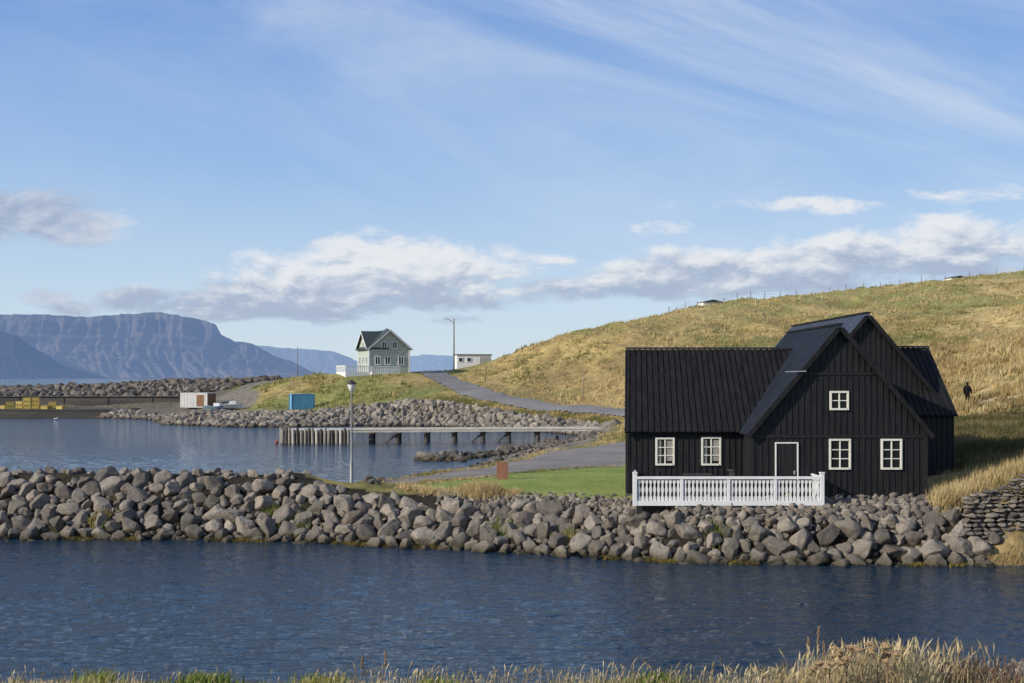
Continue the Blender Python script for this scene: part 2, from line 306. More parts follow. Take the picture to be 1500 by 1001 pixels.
# ---------------------------------------------------------------- water
m,nt,b=newmat('sea_water'); p=geo(nt)
b.inputs['Base Color'].default_value=(.006,.024,.046,1); b.inputs['Roughness'].default_value=.06; b.inputs['IOR'].default_value=1.33
a1=nz(nt,p,2.8,4,.65,(.8,1.3,1),.3); a2=nz(nt,p,9,3,.6,(.8,1.2,1)); a0=nz(nt,p,.9,3,.5,(.7,1.3,1))
hh=MA(nt,'ADD',MA(nt,'ADD',MA(nt,'MULTIPLY',a1,.55),MA(nt,'MULTIPLY',a2,.16)),MA(nt,'MULTIPLY',a0,.8))
bump(nt,b,hh,1.0,.13)
wat=m
gx=np.concatenate([np.linspace(-6000,-160,24)[:-1],np.linspace(-160,1660,760),np.linspace(1660,7500,24)[1:]])
gy=np.concatenate([14+np.arange(0,4)*2.0,22*(130/22)**np.linspace(0,1,620),130*(45000/130)**np.linspace(0,1,70)[1:]])
WP_,WY=np.meshgrid(gx,gy); WX=(WP_-750)*WY/F
amp=(1-ss(60,130,WY))*ss(20,23,WY)
gust=.5+.9*fbm(WX/9,WY/14,3,77)
wz=((1-np.abs(2*fbm(WX/.85+WY*.12,WY/.46,3,70)-1))-.6)*.042*amp*gust+(fbm(WX/.32,WY/.19,2,71)-.5)*.022*amp*gust
ix=np.arange(WX.size).reshape(WX.shape); q=np.stack([ix[:-1,:-1],ix[:-1,1:],ix[1:,1:],ix[1:,:-1]],-1).reshape(-1,4)
o=fast('sea',np.stack([WX,WY,wz],-1).reshape(-1,3),q,wat,True); tag(o,'rippled dark blue water of the channel, harbour and open sea','water',kind='structure')
# ---------------------------------------------------------------- near bank
def nb(x,y):
    base=np.interp(y,[-30,0,8,12.5,15,20,24,28],[5,4.45,3.6,2.86,2.05,.55,-.5,-1.5])
    return base+(fbm(np.asarray(x)/1.5,np.asarray(y)/1.5,3,6)-.5)*.18*ss(24,20,y)+ss(2.2,4.2,x)*.06
bx_=np.linspace(-30,30,260); by_=np.linspace(-25,28,230); BX,BY=np.meshgrid(bx_,by_); BZ=nb(BX,BY)
ix=np.arange(BX.size).reshape(BX.shape); q=np.stack([ix[:-1,:-1],ix[:-1,1:],ix[1:,1:],ix[1:,:-1]],-1).reshape(-1,4)
nn=fbm(BX/1.2,BY/1.2,3,8); bc=C3(.10,.11,.035)*(1-e(nn))+C3(.22,.17,.07)*e(nn)
o=fast('near_bank',np.stack([BX,BY,BZ],-1).reshape(-1,3),q,terr,True,bc.reshape(-1,3)); tag(o,'grassy bank in the foreground sloping to the channel','bank',kind='structure')
# ---------------------------------------------------------------- mountains
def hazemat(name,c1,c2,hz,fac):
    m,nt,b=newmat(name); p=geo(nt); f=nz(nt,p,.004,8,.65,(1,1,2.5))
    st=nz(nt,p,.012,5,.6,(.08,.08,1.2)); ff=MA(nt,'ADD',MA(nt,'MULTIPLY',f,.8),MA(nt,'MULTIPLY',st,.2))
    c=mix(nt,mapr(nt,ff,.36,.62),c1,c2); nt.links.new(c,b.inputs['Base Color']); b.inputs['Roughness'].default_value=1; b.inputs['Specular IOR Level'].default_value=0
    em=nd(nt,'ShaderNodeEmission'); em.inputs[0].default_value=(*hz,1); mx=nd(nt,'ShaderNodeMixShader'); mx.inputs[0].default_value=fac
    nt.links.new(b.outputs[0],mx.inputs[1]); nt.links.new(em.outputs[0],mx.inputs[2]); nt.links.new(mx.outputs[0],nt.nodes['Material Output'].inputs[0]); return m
def mountain(name,sky_,D0,D1,mat,label,amp,rows=90,step=1.6,bench=True):
    xs=[a for a,_ in sky_]; ys=[b_ for _,b_ in sky_]; px=np.arange(xs[0],xs[-1]+.1,step); tt=np.linspace(0,1,rows)
    PXm,T=np.meshgrid(px,tt); top=np.interp(PXm,xs,ys); top=top+(fbm(PXm/9,0*PXm,4,3)-.5)*2.2*(T>.0)
    D=D0+(D1-D0)*T
    zt=H+(552-top)*D1/F
    prof=np.where(T<.72,(T/.72)**1.15*.66,.66+.34*ss(.72,.97,T)) if bench else T
    if bench: prof=prof+.008*np.sin(prof*45)*(T>.45)*(T<.98)
    rid=1-np.abs(2*fbm(PXm/26+T*.6,T*1.2,4,7)-1); rid2=1-np.abs(2*fbm(PXm/8+T*.3,T*2,3,17)-1)
    env=np.sin(np.pi*np.clip(T*.9+.08,0,1))
    Dg=D.copy(); D=D-amp*(rid-.6)*2.2*env-amp*.35*(rid2-.6)*env
    Z=zt*prof-5
    Xm=(PXm-750)*Dg/F
    D=np.vstack([D,D[-1:]+(D1-D0)*1.5]); Z=np.vstack([Z,Z[-1:]]); Xm=np.vstack([Xm,Xm[-1:]*(D[-1:]/D[-2:-1])])
    ix=np.arange(Z.size).reshape(Z.shape); q=np.stack([ix[:-1,:-1],ix[:-1,1:],ix[1:,1:],ix[1:,:-1]],-1).reshape(-1,4)
    o=fast(name,np.stack([Xm,D,Z],-1).reshape(-1,3),q,mat,True); tag(o,label,'mountain',kind='structure')
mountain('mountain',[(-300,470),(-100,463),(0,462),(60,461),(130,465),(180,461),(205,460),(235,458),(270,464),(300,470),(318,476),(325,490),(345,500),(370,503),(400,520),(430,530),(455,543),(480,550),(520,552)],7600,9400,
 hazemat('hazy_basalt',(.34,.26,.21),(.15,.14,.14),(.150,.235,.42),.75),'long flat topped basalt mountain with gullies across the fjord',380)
mountain('foothill',[(-300,455),(-100,470),(0,486),(25,490),(60,515),(95,535),(130,547),(160,552)],6000,7000,hazemat('hazy_dark_spur',(.09,.08,.09),(.06,.06,.08),(.125,.20,.37),.78),'dark lower mountain spur at the far left of the fjord',150)  # darker rock colours for the near spur
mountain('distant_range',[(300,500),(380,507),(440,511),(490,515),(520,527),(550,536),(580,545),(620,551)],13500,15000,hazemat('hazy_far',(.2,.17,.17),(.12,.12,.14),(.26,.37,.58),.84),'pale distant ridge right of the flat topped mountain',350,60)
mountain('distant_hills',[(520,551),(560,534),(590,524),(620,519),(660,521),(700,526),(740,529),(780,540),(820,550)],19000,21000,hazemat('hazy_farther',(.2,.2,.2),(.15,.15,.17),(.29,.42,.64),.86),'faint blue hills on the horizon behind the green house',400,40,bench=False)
# ---------------------------------------------------------------- rocks
def rockmat(name,mode,k=1.0):
    m,nt,b=newmat(name); p=geo(nt)
    if mode=='obj': r=nd(nt,'ShaderNodeObjectInfo').outputs['Random']
    else: at=nd(nt,'ShaderNodeAttribute'); at.attribute_name='Col'; r=at.outputs['Fac']
    K=lambda *c_:tuple(x*k for x in c_)
    rr=MA(nt,'POWER',r,1.2)
    base=mix(nt,rr,K(.13,.112,.092),K(.38,.325,.26))
    hue=nz(nt,p,1.1,2); base=mix(nt,mapr(nt,hue,.54,.72,0,.35),base,K(.26,.18,.12))
    n1=nz(nt,p,2.6,8,.65); n2=nz(nt,p,18,6,.75); n3=nz(nt,p,6,4,.6)
    c=mix(nt,mapr(nt,n1,.42,.68,0,.8),base,K(.14,.125,.108)); c=mix(nt,mapr(nt,n2,.42,.75,0,.7),c,K(.055,.047,.04)); c=mix(nt,mapr(nt,n3,.6,.78,0,.5),c,K(.44,.40,.33))
    sz=nd(nt,'ShaderNodeSeparateXYZ'); nt.links.new(p,sz.inputs[0]); zz=MA(nt,'ADD',sz.outputs[2],MA(nt,'MULTIPLY',MA(nt,'SUBTRACT',n1,.5),.9))
    c=mix(nt,mapr(nt,zz,.36,.10,0,.7),c,(.06,.05,.024)); c=mix(nt,mapr(nt,zz,.12,-.02,0,.9),c,(.02,.017,.01))
    nt.links.new(c,b.inputs['Base Color']); b.inputs['Roughness'].default_value=.9; b.inputs['Specular IOR Level'].default_value=.2
    bump(nt,b,MA(nt,'ADD',n2,MA(nt,'MULTIPLY',n3,1.2)),.9,.06); return m
RO=rockmat('boulder_stone','obj'); RS=rockmat('riprap_stone','attr'); RS2=rockmat('harbour_stone','attr',1.1); RS3=rockmat('breakwater_stone','attr',.7)
def ico(sub):
    bm=bmesh.new(); bmesh.ops.create_icosphere(bm,subdivisions=sub,radius=1); bm.verts.ensure_lookup_table()
    v=np.array([x.co[:] for x in bm.verts]); f=np.array([[q.index for q in x.verts] for x in bm.faces]); bm.free(); return v,f
def rockv(v,seed):
    r=np.random.default_rng(seed); v=v.copy()
    for k in range(13):
        nn=r.normal(size=3); nn/=np.linalg.norm(nn); d=r.uniform(.50,.82); t=v@nn-d; v-=np.maximum(t,0)[:,None]*nn*.98
    v/=np.percentile(np.linalg.norm(v,axis=1),88); v*=np.array([1.12,r.uniform(.75,1.0),r.uniform(.66,.92)])
    if len(v)>100:
        v+=np.array([[noise.noise(Vector(q)*2.2+Vector((seed,0,0)))*.09+noise.noise(Vector(q)*6+Vector((seed,5,0)))*.045]*3 for q in v])*v
    return v
def randrot(r,tilt=.5):
    return np.array(Matrix.Rotation(r.uniform(0,6.28),3,'Z')@Matrix.Rotation(r.uniform(-tilt,tilt),3,'X')@Matrix.Rotation(r.uniform(-tilt,tilt),3,'Y'))
def dart(samp,sched,fac=.74,cell=1.5):
    g={};out=[]
    for r,att in sched:
        for _ in range(att):
            x,y,z=samp(); rr=r*random.uniform(.86,1.14); cx,cy=int(x//cell),int(y//cell); ok=True
            for a in (-1,0,1):
                for b_ in (-1,0,1):
                    for (u,v,w_,s) in g.get((cx+a,cy+b_),()):
                        if (u-x)**2+(v-y)**2+(w_-z)**2<((rr+s)*fac)**2: ok=False;break
                    if not ok:break
                if not ok:break
            if ok: g.setdefault((cx,cy),[]).append((x,y,z,rr)); out.append((x,y,z,rr))
    return out
def sampler(fn,N=60000):
    pts=fn(N); x=(pts[0]-750)*pts[1]/F; y=pts[1]; z=hgt(x,y); P=np.stack([x,y,z],1); rng.shuffle(P); st=[0]
    L_=P.tolist()
    def s():
        st[0]=(st[0]+1)%len(L_); return L_[st[0]]
    return s
def stuffrocks(name,rocks,sub,mat,label,smooth=False,cat='rocks'):
    v0,f0_=ico(sub); vs=[rockv(v0,100+k) for k in range(14)]; V=[];Fc=[];Cc=[]
    for i,(x,y,z,r) in enumerate(rocks):
        q=vs[i%14]@randrot(rng,1.2).T*r*rng.uniform(1.0,1.18)+np.array([x,y,z+.1*r]); V.append(q);Fc.append(f0_+i*len(v0)); Cc.append(np.full((len(v0),3),rng.random()))
    o=fast(name,np.vstack(V),np.vstack(Fc),mat,smooth,np.vstack(Cc)); tag(o,label,cat,kind='stuff'); return o
def near(N):
    p=rng.uniform(-90,1448,N); t=rng.uniform(0,1,N); a=dW(p)-.35; b_=dC(p)+np.where(p<450,2.4,.0); return p,a+(b_-a)*t
R=dart(sampler(near),[(.43,260),(.385,1600),(.33,4500),(.28,7000),(.23,10000),(.17,11000),(.125,11000)],.77,1.1)
R=[r for r in R if not (r[3]>.25 and 880<r[0]/r[1]*F+750<1400 and r[1]>dC(r[0]/r[1]*F+750)-.45)]
R=[r for r in R if not (r[3]>.34 and r[1]>dC(r[0]/r[1]*F+750)-.3)]
R+= [r for r in dart(sampler(lambda N:(rng.uniform(885,1395,N),dC(rng.uniform(885,1395,N))-rng.uniform(0,.5,N))),[(.21,900),(.15,2500),(.1,2500)],.75,1.1)]
R.sort(key=lambda r:-(r[3]/r[1]*(1 if r[1]<dC(r[0]/r[1]*F+750)+.6 else .3)))
v4,f4=ico(4); rm=[]
for k in range(16):
    me=bpy.data.meshes.new('boulder'); me.from_pydata(rockv(v4,k).tolist(),[],f4.tolist()); me.polygons.foreach_set('use_smooth',[True]*len(f4)); me.materials.append(RO); rm.append(me)
for i,(x,y,z,r) in enumerate(R[:300]):
    o=bpy.data.objects.new('boulder',rm[i%16]); COL.objects.link(o); o.location=(x,y,z+.04*r); s=r*random.uniform(1.08,1.2); o.scale=(s,s,s)
    o.rotation_euler=(random.uniform(-1,1),random.uniform(-1,1),random.uniform(0,6.28))
    tag(o,'large rough grey brown boulder packed in the rock embankment along the near channel','boulder','large boulders of the near embankment')
stuffrocks('embankment_rubble',R[300:],3,RS,'smaller grey brown rocks filling the near embankment between the large boulders',True)
def rp1(N):
    p=rng.uniform(238,905,N); t=rng.uniform(0,1,N)
    lo_=np.interp(p,[235,265,330,400,520,620,700,760,820,858,905],[151,151,145,144,148,147,141,135,129,120,112]); hi=np.interp(p,[235,300,400,480,600,640,700,750,850,905],[154,159,154,159,160,157,150,143,130,119]); return p,lo_+(hi-lo_)*t
R1=dart(sampler(rp1,40000),[(.62,400),(.48,3500),(.36,10000),(.26,11000)],.76,1.8)
stuffrocks('harbour_riprap',R1,2,RS2,'grey rock riprap lining the harbour shore below the mound and road')
def rp2(N):
    p=rng.uniform(-180,410,N); t=rng.uniform(0,1,N); lo_=np.interp(p,[-180,250,330,410],[199,199,206,222]); hi=np.interp(p,[-180,250,410],[226,228,236]); return p,lo_+(hi-lo_)*t
R2=dart(sampler(rp2,30000),[(.85,1500),(.62,6000),(.45,9000)],.76,2.0)
stuffrocks('breakwater_riprap',R2,2,RS3,'dark rock breakwater behind the concrete sea wall at the left')
def rp3(N):
    p=rng.uniform(150,285,N); t=rng.uniform(0,1,N); return p,np.interp(p,[150,200,285],[176,170,156])+t*8
R3=dart(sampler(rp3,9000),[(.55,400),(.42,2000),(.3,4000)],.75,1.6)
stuffrocks('quay_end_rocks',R3,2,RS2,'low rocks between the quay and the white container')
def rp4(N):
    p=rng.uniform(606,815,N); c_=np.interp(p,[606,680,740,815],[87,90,95,105]); return p,c_+rng.normal(0,1.2,N)
R4=dart(sampler(rp4,9000),[(.42,300),(.3,2500),(.2,3500)],.74)
def rp5(N):
    p=rng.uniform(540,880,N); c_=np.interp(p,[540,600,650,700,750,800,880],[55,60,66,72,82,93,104]); return p,c_+rng.normal(0,1.6,N)
R4+=dart(sampler(rp5,9000),[(.32,250),(.22,900),(.15,1800)],1.0)
stuffrocks('spit_rocks',R4,3,RS3,'dark rocks of the low spit and beach inside the harbour')
def rp6(N):
    p=rng.uniform(640,1370,N); c_=dC(p)+.55; return p,c_+rng.normal(0,.5,N)
R5=dart(sampler(rp6,12000),[(.13,600),(.09,3000),(.06,4000)],.85)
stuffrocks('gravel_edge',R5,2,RS,'small stones strewn along the top of the embankment before the lawn and house')
# dry stone wall
random.seed(3)
row=0;z=.25
v3,f3=ico(3);V=[];Fc=[];Cc=[];cnt=0
while z<3.1:
    hh_=random.uniform(.11,.19); xx=(1406-750)*39.7/F+row*.012+max(0,.9-z)*1.0
    while xx<(1760-750)*39.9/F:
        L_=random.uniform(.18,.5); px=xx/39.9*F+750; top=np.interp(px,[1400,1440,1500,1760],[1.95,2.3,2.75,3.1])
        if z+hh_*.5<top:
            q=rockv(v3,200+cnt%20); q=q/np.abs(q).max(0)*np.array([L_/2*1.08,.22,hh_/2*1.12]); a=random.uniform(-.07,.07); R_=np.array(Matrix.Rotation(a,3,'Y')); q=q@R_.T
            V.append(q+np.array([xx+L_/2,39.4+row*.045+random.uniform(-.05,.05)+ (px-1410)*.0035,z+hh_/2])); Fc.append(f3+cnt*len(v3)); Cc.append(np.full((len(v3),3),random.random()*.9)); cnt+=1
        xx+=L_
    z+=hh_*.93; row+=1
o=fast('dry_stone_wall',np.vstack(V),np.vstack(Fc),RS,False,np.vstack(Cc)); tag(o,'dry stone retaining wall of flat dark stones at the right end of the embankment','stone wall')
# ---------------------------------------------------------------- black house
BW=pm('tarred_boards',(.009,.009,.010),(.022,.021,.020),3.5,.62,.5,.01,0,(5,5,.5),.3)
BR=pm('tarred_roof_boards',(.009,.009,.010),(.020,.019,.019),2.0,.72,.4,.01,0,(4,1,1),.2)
BR2=pm('blue_sheen_roof_boards',(.030,.038,.056),(.020,.026,.038),2.0,.5,.4,.01,0,(1,3,1),.4)  # black boards with a bluish sky sheen put into the base colour
BR3=pm('pale_sheen_roof_boards',(.085,.105,.15),(.06,.075,.11),2.0,.45,.4,.01,0,(1,3,1),.5)  # rear gable roof: paler sky sheen painted into the board colour
WP=pm('white_paint',(.82,.81,.78),(.74,.73,.70),2.0,.5,.1,.004)
CRM=pm('cream_paint',(.80,.77,.66),(.72,.68,.56),2.0,.5,.1,.004)
m,nt,b=newmat('window_glass'); b.inputs['Base Color'].default_value=(.015,.017,.02,1); b.inputs['Roughness'].default_value=.05
gg=nz(nt,geo(nt),3,2); bump(nt,b,gg,.15,.02); GL=m
CUR=pm('curtain_cloth',(.35,.33,.29),(.25,.24,.21),6,.9,.3,.02,0,(6,1,.3))
hs=empty('black_timber_house',(11.6,46,1.75),0,'black tarred timber house with steep gables and white framed windows above the embankment','house')
def clipz(x,z0,z1,ops,hw=.03):
    seg=[(z0,z1)]
    for (a,b_,c_,d) in ops:
        if a-hw<x<b_+hw:
            ns=[]
            for s,t in seg:
                if d<=s or c_>=t: ns.append((s,t))
                else:
                    if c_>s: ns.append((s,c_))
                    if d<t: ns.append((d,t))
            seg=ns
    return [q for q in seg if q[1]-q[0]>.05]
def xz(px,py,D): x,_,z=W(px,py,D); return x,z
def op(px0,px1,py0,py1,D): a,zt_=xz(px0,py0,D); b_,zb=xz(px1,py1,D); return (a,b_,zb,zt_)
GY=42.5; WY_=44.0
ops_g=[op(1214,1246,643,688,GY),op(1290,1321,643,688,GY),op(1215,1243,573,601,GY),op(1135,1169,648,734,GY)]
ops_w=[op(960,988,641,682,WY_),op(1027,1056,640,682,WY_)]
gc=11.61;ghw=3.09;gap=7.80;sl=1.19; B0=1.45; BS=.215
def gwall(cx,hw,ap,slp,y0,y1,name='wall'):
    ez=ap-slp*hw; mb=MB(); mb.prism([(cx-hw,y0,B0),(cx+hw,y0,B0),(cx+hw,y0,ez),(cx,y0,ap),(cx-hw,y0,ez)],(0,y1-y0,0)); return mb
mb=gwall(gc,ghw,gap,sl,GY,50.2)
x=gc-ghw+.12
while x<gc+ghw-.05:
    for s,t_ in clipz(x,B0+.1,gap-sl*abs(x-gc)-.03,ops_g): mb.box(x-.024,x+.024,GY-.03,GY+.01,s,t_)
    x+=BS
mb.build('wall',BW,hs,True)
mb=MB(); zb=3.98; mb.box(gc-ghw-.02,gc+ghw+.02,GY-.045,GY+.01,zb-.05,zb+.05); zb=6.2; k_=(gap-zb)/sl; mb.box(gc-k_,gc+k_,GY-.045,GY+.01,zb-.04,zb+.04)
for sx in (-1,1): mb.box(gc+sx*ghw-.07,gc+sx*ghw+.07,GY-.05,GY+.08,B0,gap-sl*ghw)
mb.build('trim_board',BW,hs,True)
def skew(mb):   # the old end wall is not square to the front
    for v in mb.v: v.x+=(v.y-44)*.105*min(1,max(0,(8.4-v.x)/4.2))
    return mb
mb=MB(); wx0=4.20; wr=7.10; we=3.98; wy0,wy1=WY_,49.0; wm=46.5
mb.prism([(wx0,wy0,B0),(wx0,wy1,B0),(wx0,wy1,we+.05),(wx0,wm,wr-.05),(wx0,wy0,we+.05)],(5.5,0,0))
x=wx0+.12
while x<8.5:
    for s,t_ in clipz(x,B0+.1,we,ops_w): mb.box(x-.024,x+.024,WY_-.03,WY_+.01,s,t_)
    x+=BS
mb.box(wx0-.02,wx0+.09,WY_-.05,WY_+.08,B0,we)
skew(mb).build('wall',BW,hs,True)
rx1=18.05; re_=4.47; rr_=7.30; ry0,rym,ry1=48.8,52.0,55.2
mb=MB(); mb.prism([(rx1,ry0,B0),(rx1,ry1,B0),(rx1,ry1,re_+.05),(rx1,rym,rr_-.12),(rx1,ry0,re_+.05)],(-6.5,0,0))
x=14.8
while x<rx1: mb.box(x-.024,x+.024,ry0-.03,ry0+.01,B0,re_); x+=BS
y=ry0+.2
while y<ry1: mb.box(rx1-.01,rx1+.03,y-.024,y+.024,B0,rr_-.2-abs(y-rym)*.83); y+=BS
mb.build('wall',BW,hs,True)
cx2=14.77; ap2=8.6
mb=gwall(cx2,3.05,ap2,1.19,49.75,62.5); 
x=cx2-2.9
while x<cx2+2.9: mb.box(x-.024,x+.024,49.72,49.76,B0,ap2-1.19*abs(x-cx2)-.03); x+=BS
mb.build('wall',BW,hs,True)
def roof_pair_y(cx,hw,ap,slp,y0,y1,rmat):
    mb=MB()
    for sx in (-1,1):
        r=Vector((cx,y0,ap)); e_=Vector((cx+sx*hw,y0,ap-slp*hw)); d=e_-r; nrm=Vector((sx*slp,0,1)).normalized()
        mb.obox(r,d,(0,y1-y0,0),nrm*.07)
        y=y0+.2
        while y<y1-.05: mb.obox(r+Vector((0,y-y0-.02,0))+nrm*.07,d,(0,.04,0),nrm*.035); y+=.26
    r=mb.build('roof',rmat,hs,True)
    mb=MB()
    for sx in (-1,1):
        r0=Vector((cx,y0-.03,ap-.12)); d=Vector((sx*hw,0,-slp*hw)); nrm=Vector((sx*slp,0,1)).normalized(); mb.obox(r0,d,(0,-.03,0),nrm*.17)
    mb.box(cx-.12,cx+.12,y0-.02,y1,ap+.07,ap+.135)
    mb.build('verge_board',BR,r,True)
def roof_pair_x(x0,x1,ym,hy,zr,ze,sk=False):
    mb=MB(); slp=(zr-ze)/hy
    for sy in (-1,1):
        r=Vector((x0,ym,zr)); d=Vector((0,sy*hy,ze-zr)); nrm=Vector((0,sy*slp,1)).normalized()
        mb.obox(r,(x1-x0,0,0),d,nrm*.07)
        x=x0+.12
        while x<x1-.05: mb.obox(r+Vector((x-x0-.03,0,0))+nrm*.07,(.06,0,0),d,nrm*.04); x+=.225
    if sk: skew(mb)
    r=mb.build('roof',BR,hs,True)
    mb=MB(); mb.box(x0-.01,x1,ym-.12,ym+.12,zr+.07,zr+.14); 
    for sy in (-1,1):
        d=Vector((0,sy*hy,ze-zr)); mb.obox((x0-.003,ym,zr-.06),(-.02,0,0),d,Vector((0,sy*slp,1)).normalized()*.14)
    if sk: skew(mb)
    mb.build('ridge_board',BR2,r,True)
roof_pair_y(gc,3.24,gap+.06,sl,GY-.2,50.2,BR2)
roof_pair_x(4.17,10.9,wm,2.74,wr,wr-2.74*1.12,True)
roof_pair_x(11.5,rx1+.08,rym,3.4,rr_,rr_-3.4*.83)
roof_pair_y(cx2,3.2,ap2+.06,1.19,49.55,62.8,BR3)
def window(o_,y,parent,mull='cross',cur=False,mat=WP,fr=.07):
    a,b_,c_,d=o_; mb=MB()
    mb.box(a,a+fr,y-.07,y+.005,c_,d); mb.box(b_-fr,b_,y-.07,y+.005,c_,d); mb.box(a+fr,b_-fr,y-.07,y+.005,d-fr,d); mb.box(a+fr,b_-fr,y-.085,y+.005,c_,c_+fr)
    w_=mb.build('window',mat,parent,True,.006)
    mx=(a+b_)/2; mb=MB(); mb.box(mx-.022,mx+.022,y-.05,y+.003,c_+fr,d-fr)
    nb_=1 if mull=='cross' else 2
    for k in range(nb_):
        zz=c_+fr+(d-c_-2*fr)*(k+1)/(nb_+1); mb.box(a+fr,mx-.022,y-.047,y+.003,zz-.015,zz+.015); mb.box(mx+.022,b_-fr,y-.047,y+.003,zz-.015,zz+.015)
    mb.build('muntin',mat,w_,True)
    mb=MB(); mb.box(a+fr-.01,b_-fr+.01,y-.012,y+.002,c_+fr-.01,d-fr+.01); mb.build('pane',GL,w_,True)
    if cur:
        mb=MB(); mb.box(a+fr+.01,a+fr+.14,y-.018,y-.0125,c_+fr,d-fr-.01); mb.box(mx+.04,b_-fr-.02,y-.018,y-.0125,c_+fr+.1,d-fr-.05); mb.build('curtain',CUR,w_,True)
for i,o_ in enumerate(ops_g[:3]): window(o_,GY,hs,'cross' if i==2 else 'three',False,CRM)
for o_ in ops_w: window(o_,WY_,hs,'three',True,CRM)
a,b_,c_,d=ops_g[3]
mb=MB(); 
for k in range(5): mb.box(a+.06+k*(b_-a-.12)/5+.004,a+.06+(k+1)*(b_-a-.12)/5-.004,GY-.03,GY+.004,c_+.02,d-.06)
dr=mb.build('door',BW,hs,True)
MB().box(a,a+.045,GY-.06,GY+.004,c_,d).box(b_-.045,b_,GY-.06,GY+.004,c_,d).box(a+.045,b_-.045,GY-.06,GY+.004,d-.045,d).build('door_frame',WP,dr,True)
STL=pm('steel',(.55,.55,.55),None,3,.35,.1,.01,.3)
MB().box(b_-.17,b_-.12,GY-.09,GY-.03,c_+.95,c_+1.08).build('door_handle',STL,dr,True)
mb=MB().box(gc-ghw-.03,gc+ghw+.03,GY-.06,50,1.3,1.80).box(wx0-.02,8.45,WY_-.06,49.05,1.3,1.8); skew(mb).build('foundation',pm('foundation_stone',(.07,.068,.065),(.1,.095,.09),3,.9,.5,.03),hs,True)
lx,lz=xz(1166,545,GY-.3)
mb=MB(); mb.tube((lx-.38,GY-.32,lz),(lx+.35,GY-.32,lz+.02),.02); mb.tube((lx+.1,GY-.3,lz),(lx+.1,GY+.0,lz-.2),.018); mb.build('wall_lamp_arm',STL,hs,True)
# terrace deck + fence
TY=41.05; fx0=W(927,0,TY)[0]; fx1=W(1207,0,TY)[0]; zd=1.80
dk=empty('terrace_deck',((fx0+fx1)/2,42,1.7),0,'low wooden terrace in front of the black house','terrace')
mb=MB()
for k in range(20): mb.box(fx0+.06+k*.013,fx1-.06,TY+.1+k*.143,TY+.1+k*.143+.135,zd-.04,zd-.01)
DKM=pm('deck_boards',(.16,.14,.12),(.11,.1,.09),3,.8,.3,.01,0,(.5,4,4)); mb.build('decking',DKM,dk,True)
MB().box(fx0+.15,fx1-.15,TY+.25,TY+.29,1.25,zd-.05).build('skirt',pm('dark_underside',(.03,.027,.024)),dk,True)
fn=empty('terrace_fence',((fx0+fx1)/2,TY,zd-.1),0,'white painted picket balustrade around the terrace of the black house','fence')
zt_=2.64
def fpost(x,y): 
    mb=MB(); mb.box(x-.07,x+.07,y-.07,y+.07,zd-.14,zt_+.14); mb.box(x-.085,x+.085,y-.085,y+.085,zt_+.14,zt_+.18); mb.build('post',WP,fn,True,.006)
nsec=4; xs=[fx0+.07+(fx1-fx0-.14)*k/nsec for k in range(nsec+1)]
for i,x in enumerate(xs): 
    if i in (0,nsec): fpost(x,TY)
    else: MB().box(x-.055,x+.055,TY-.055,TY+.055,zd-.14,zt_-.03).build('post',WP,fn,True,.005)
for i in range(nsec):
    x0_,x1_=xs[i]+.057+(.015 if i==0 else 0),xs[i+1]-.057-(.015 if i==nsec-1 else 0); mb=MB(); nbx=11
    for k in range(nbx):
        cx_=x0_+(x1_-x0_)*(k+.5)/nbx; h2=.048; w2=.022
        prof=[(h2,.02),(h2,.16),(w2,.22),(w2+.008,.30),(h2,.38),(h2,.44),(w2+.008,.52),(w2,.60),(h2,.66),(h2,zt_-zd-.09)]
        mb.prism([(cx_+a_,TY-.02,zd+b2) for a_,b2 in prof]+[(cx_-a_,TY-.02,zd+b2) for a_,b2 in reversed(prof)],(0,.04,0))
    mb.box(x0_,x1_,TY+.022,TY+.055,zd+.06,zd+.13)
    mb.build('balusters',WP,fn,True)
MB().box(fx0+.145,fx1-.145,TY-.07,TY+.07,zt_-.06,zt_+.03).build('handrail',WP,fn,True,.008)
MB().box(fx0+.145,fx1-.145,TY-.06,TY-.024,zd-.13,zd+.035).build('base_board',WP,fn,True,.005)
for (xr,y1_,sk_) in ((fx0+.07,WY_-.1,.105),(fx1-.07,GY-.1,0)):
    mb=MB(); y=TY+.15
    while y<y1_-.05: mb.box(xr-.015,xr+.015,y,y+.09,zd,zt_-.04); y+=.145
    mb.box(xr-.04,xr+.04,TY+.09,y1_,zt_-.035,zt_+.025); mb.box(xr+.017,xr+.05,TY+.09,y1_,zd+.1,zd+.17)
    for v in mb.v: v.x+=(v.y-TY)*sk_
    mb.build('side_railing',WP,fn,True)
DKW=pm('dark_wicker',(.03,.028,.027),(.05,.045,.04),10,.7,.4,.01)
def gchair(x,y,rz,label):
    r=empty('garden_chair',(x,y,zd),rz,label,'chair','dark chairs on the terrace')
    MB().box(-.24,.24,-.24,.22,.42,.46).build('seat',DKW,r,bevel=.01)
    mb=MB()
    for k in range(5): mb.obox((-.22+k*.092,.2,.5),(.06,0,0),(0,.02,0),(0,.1,.48))
    mb.obox((-.24,.195,.96-.02),(.48,0,0),(0,.03,0),(0,.01,.06)); mb.build('backrest',DKW,r)
    for sx in (-1,1):
        for yy in (-.21,.2): MB().box(sx*.22-.02,sx*.22+.02,yy-.02,yy+.02,0,.42).build('leg',DKW,r)
        MB().box(sx*.25-.025,sx*.25+.025,-.22,.24,.64,.67).box(sx*.25-.02,sx*.25+.02,-.22,-.18,.46,.64).build('armrest',DKW,r)
gchair(W(975,0,42.6)[0],42.6,1.4,'dark garden chair left of the terrace table'); gchair(W(1062,0,42.4)[0],42.4,-1.3,'dark garden chair right of the terrace table')
tx=W(1022,0,42.6)[0]
tb=empty('garden_table',(tx,42.6,zd),0,'dark rectangular garden table on the terrace by the windows','table')
mb=MB(); 
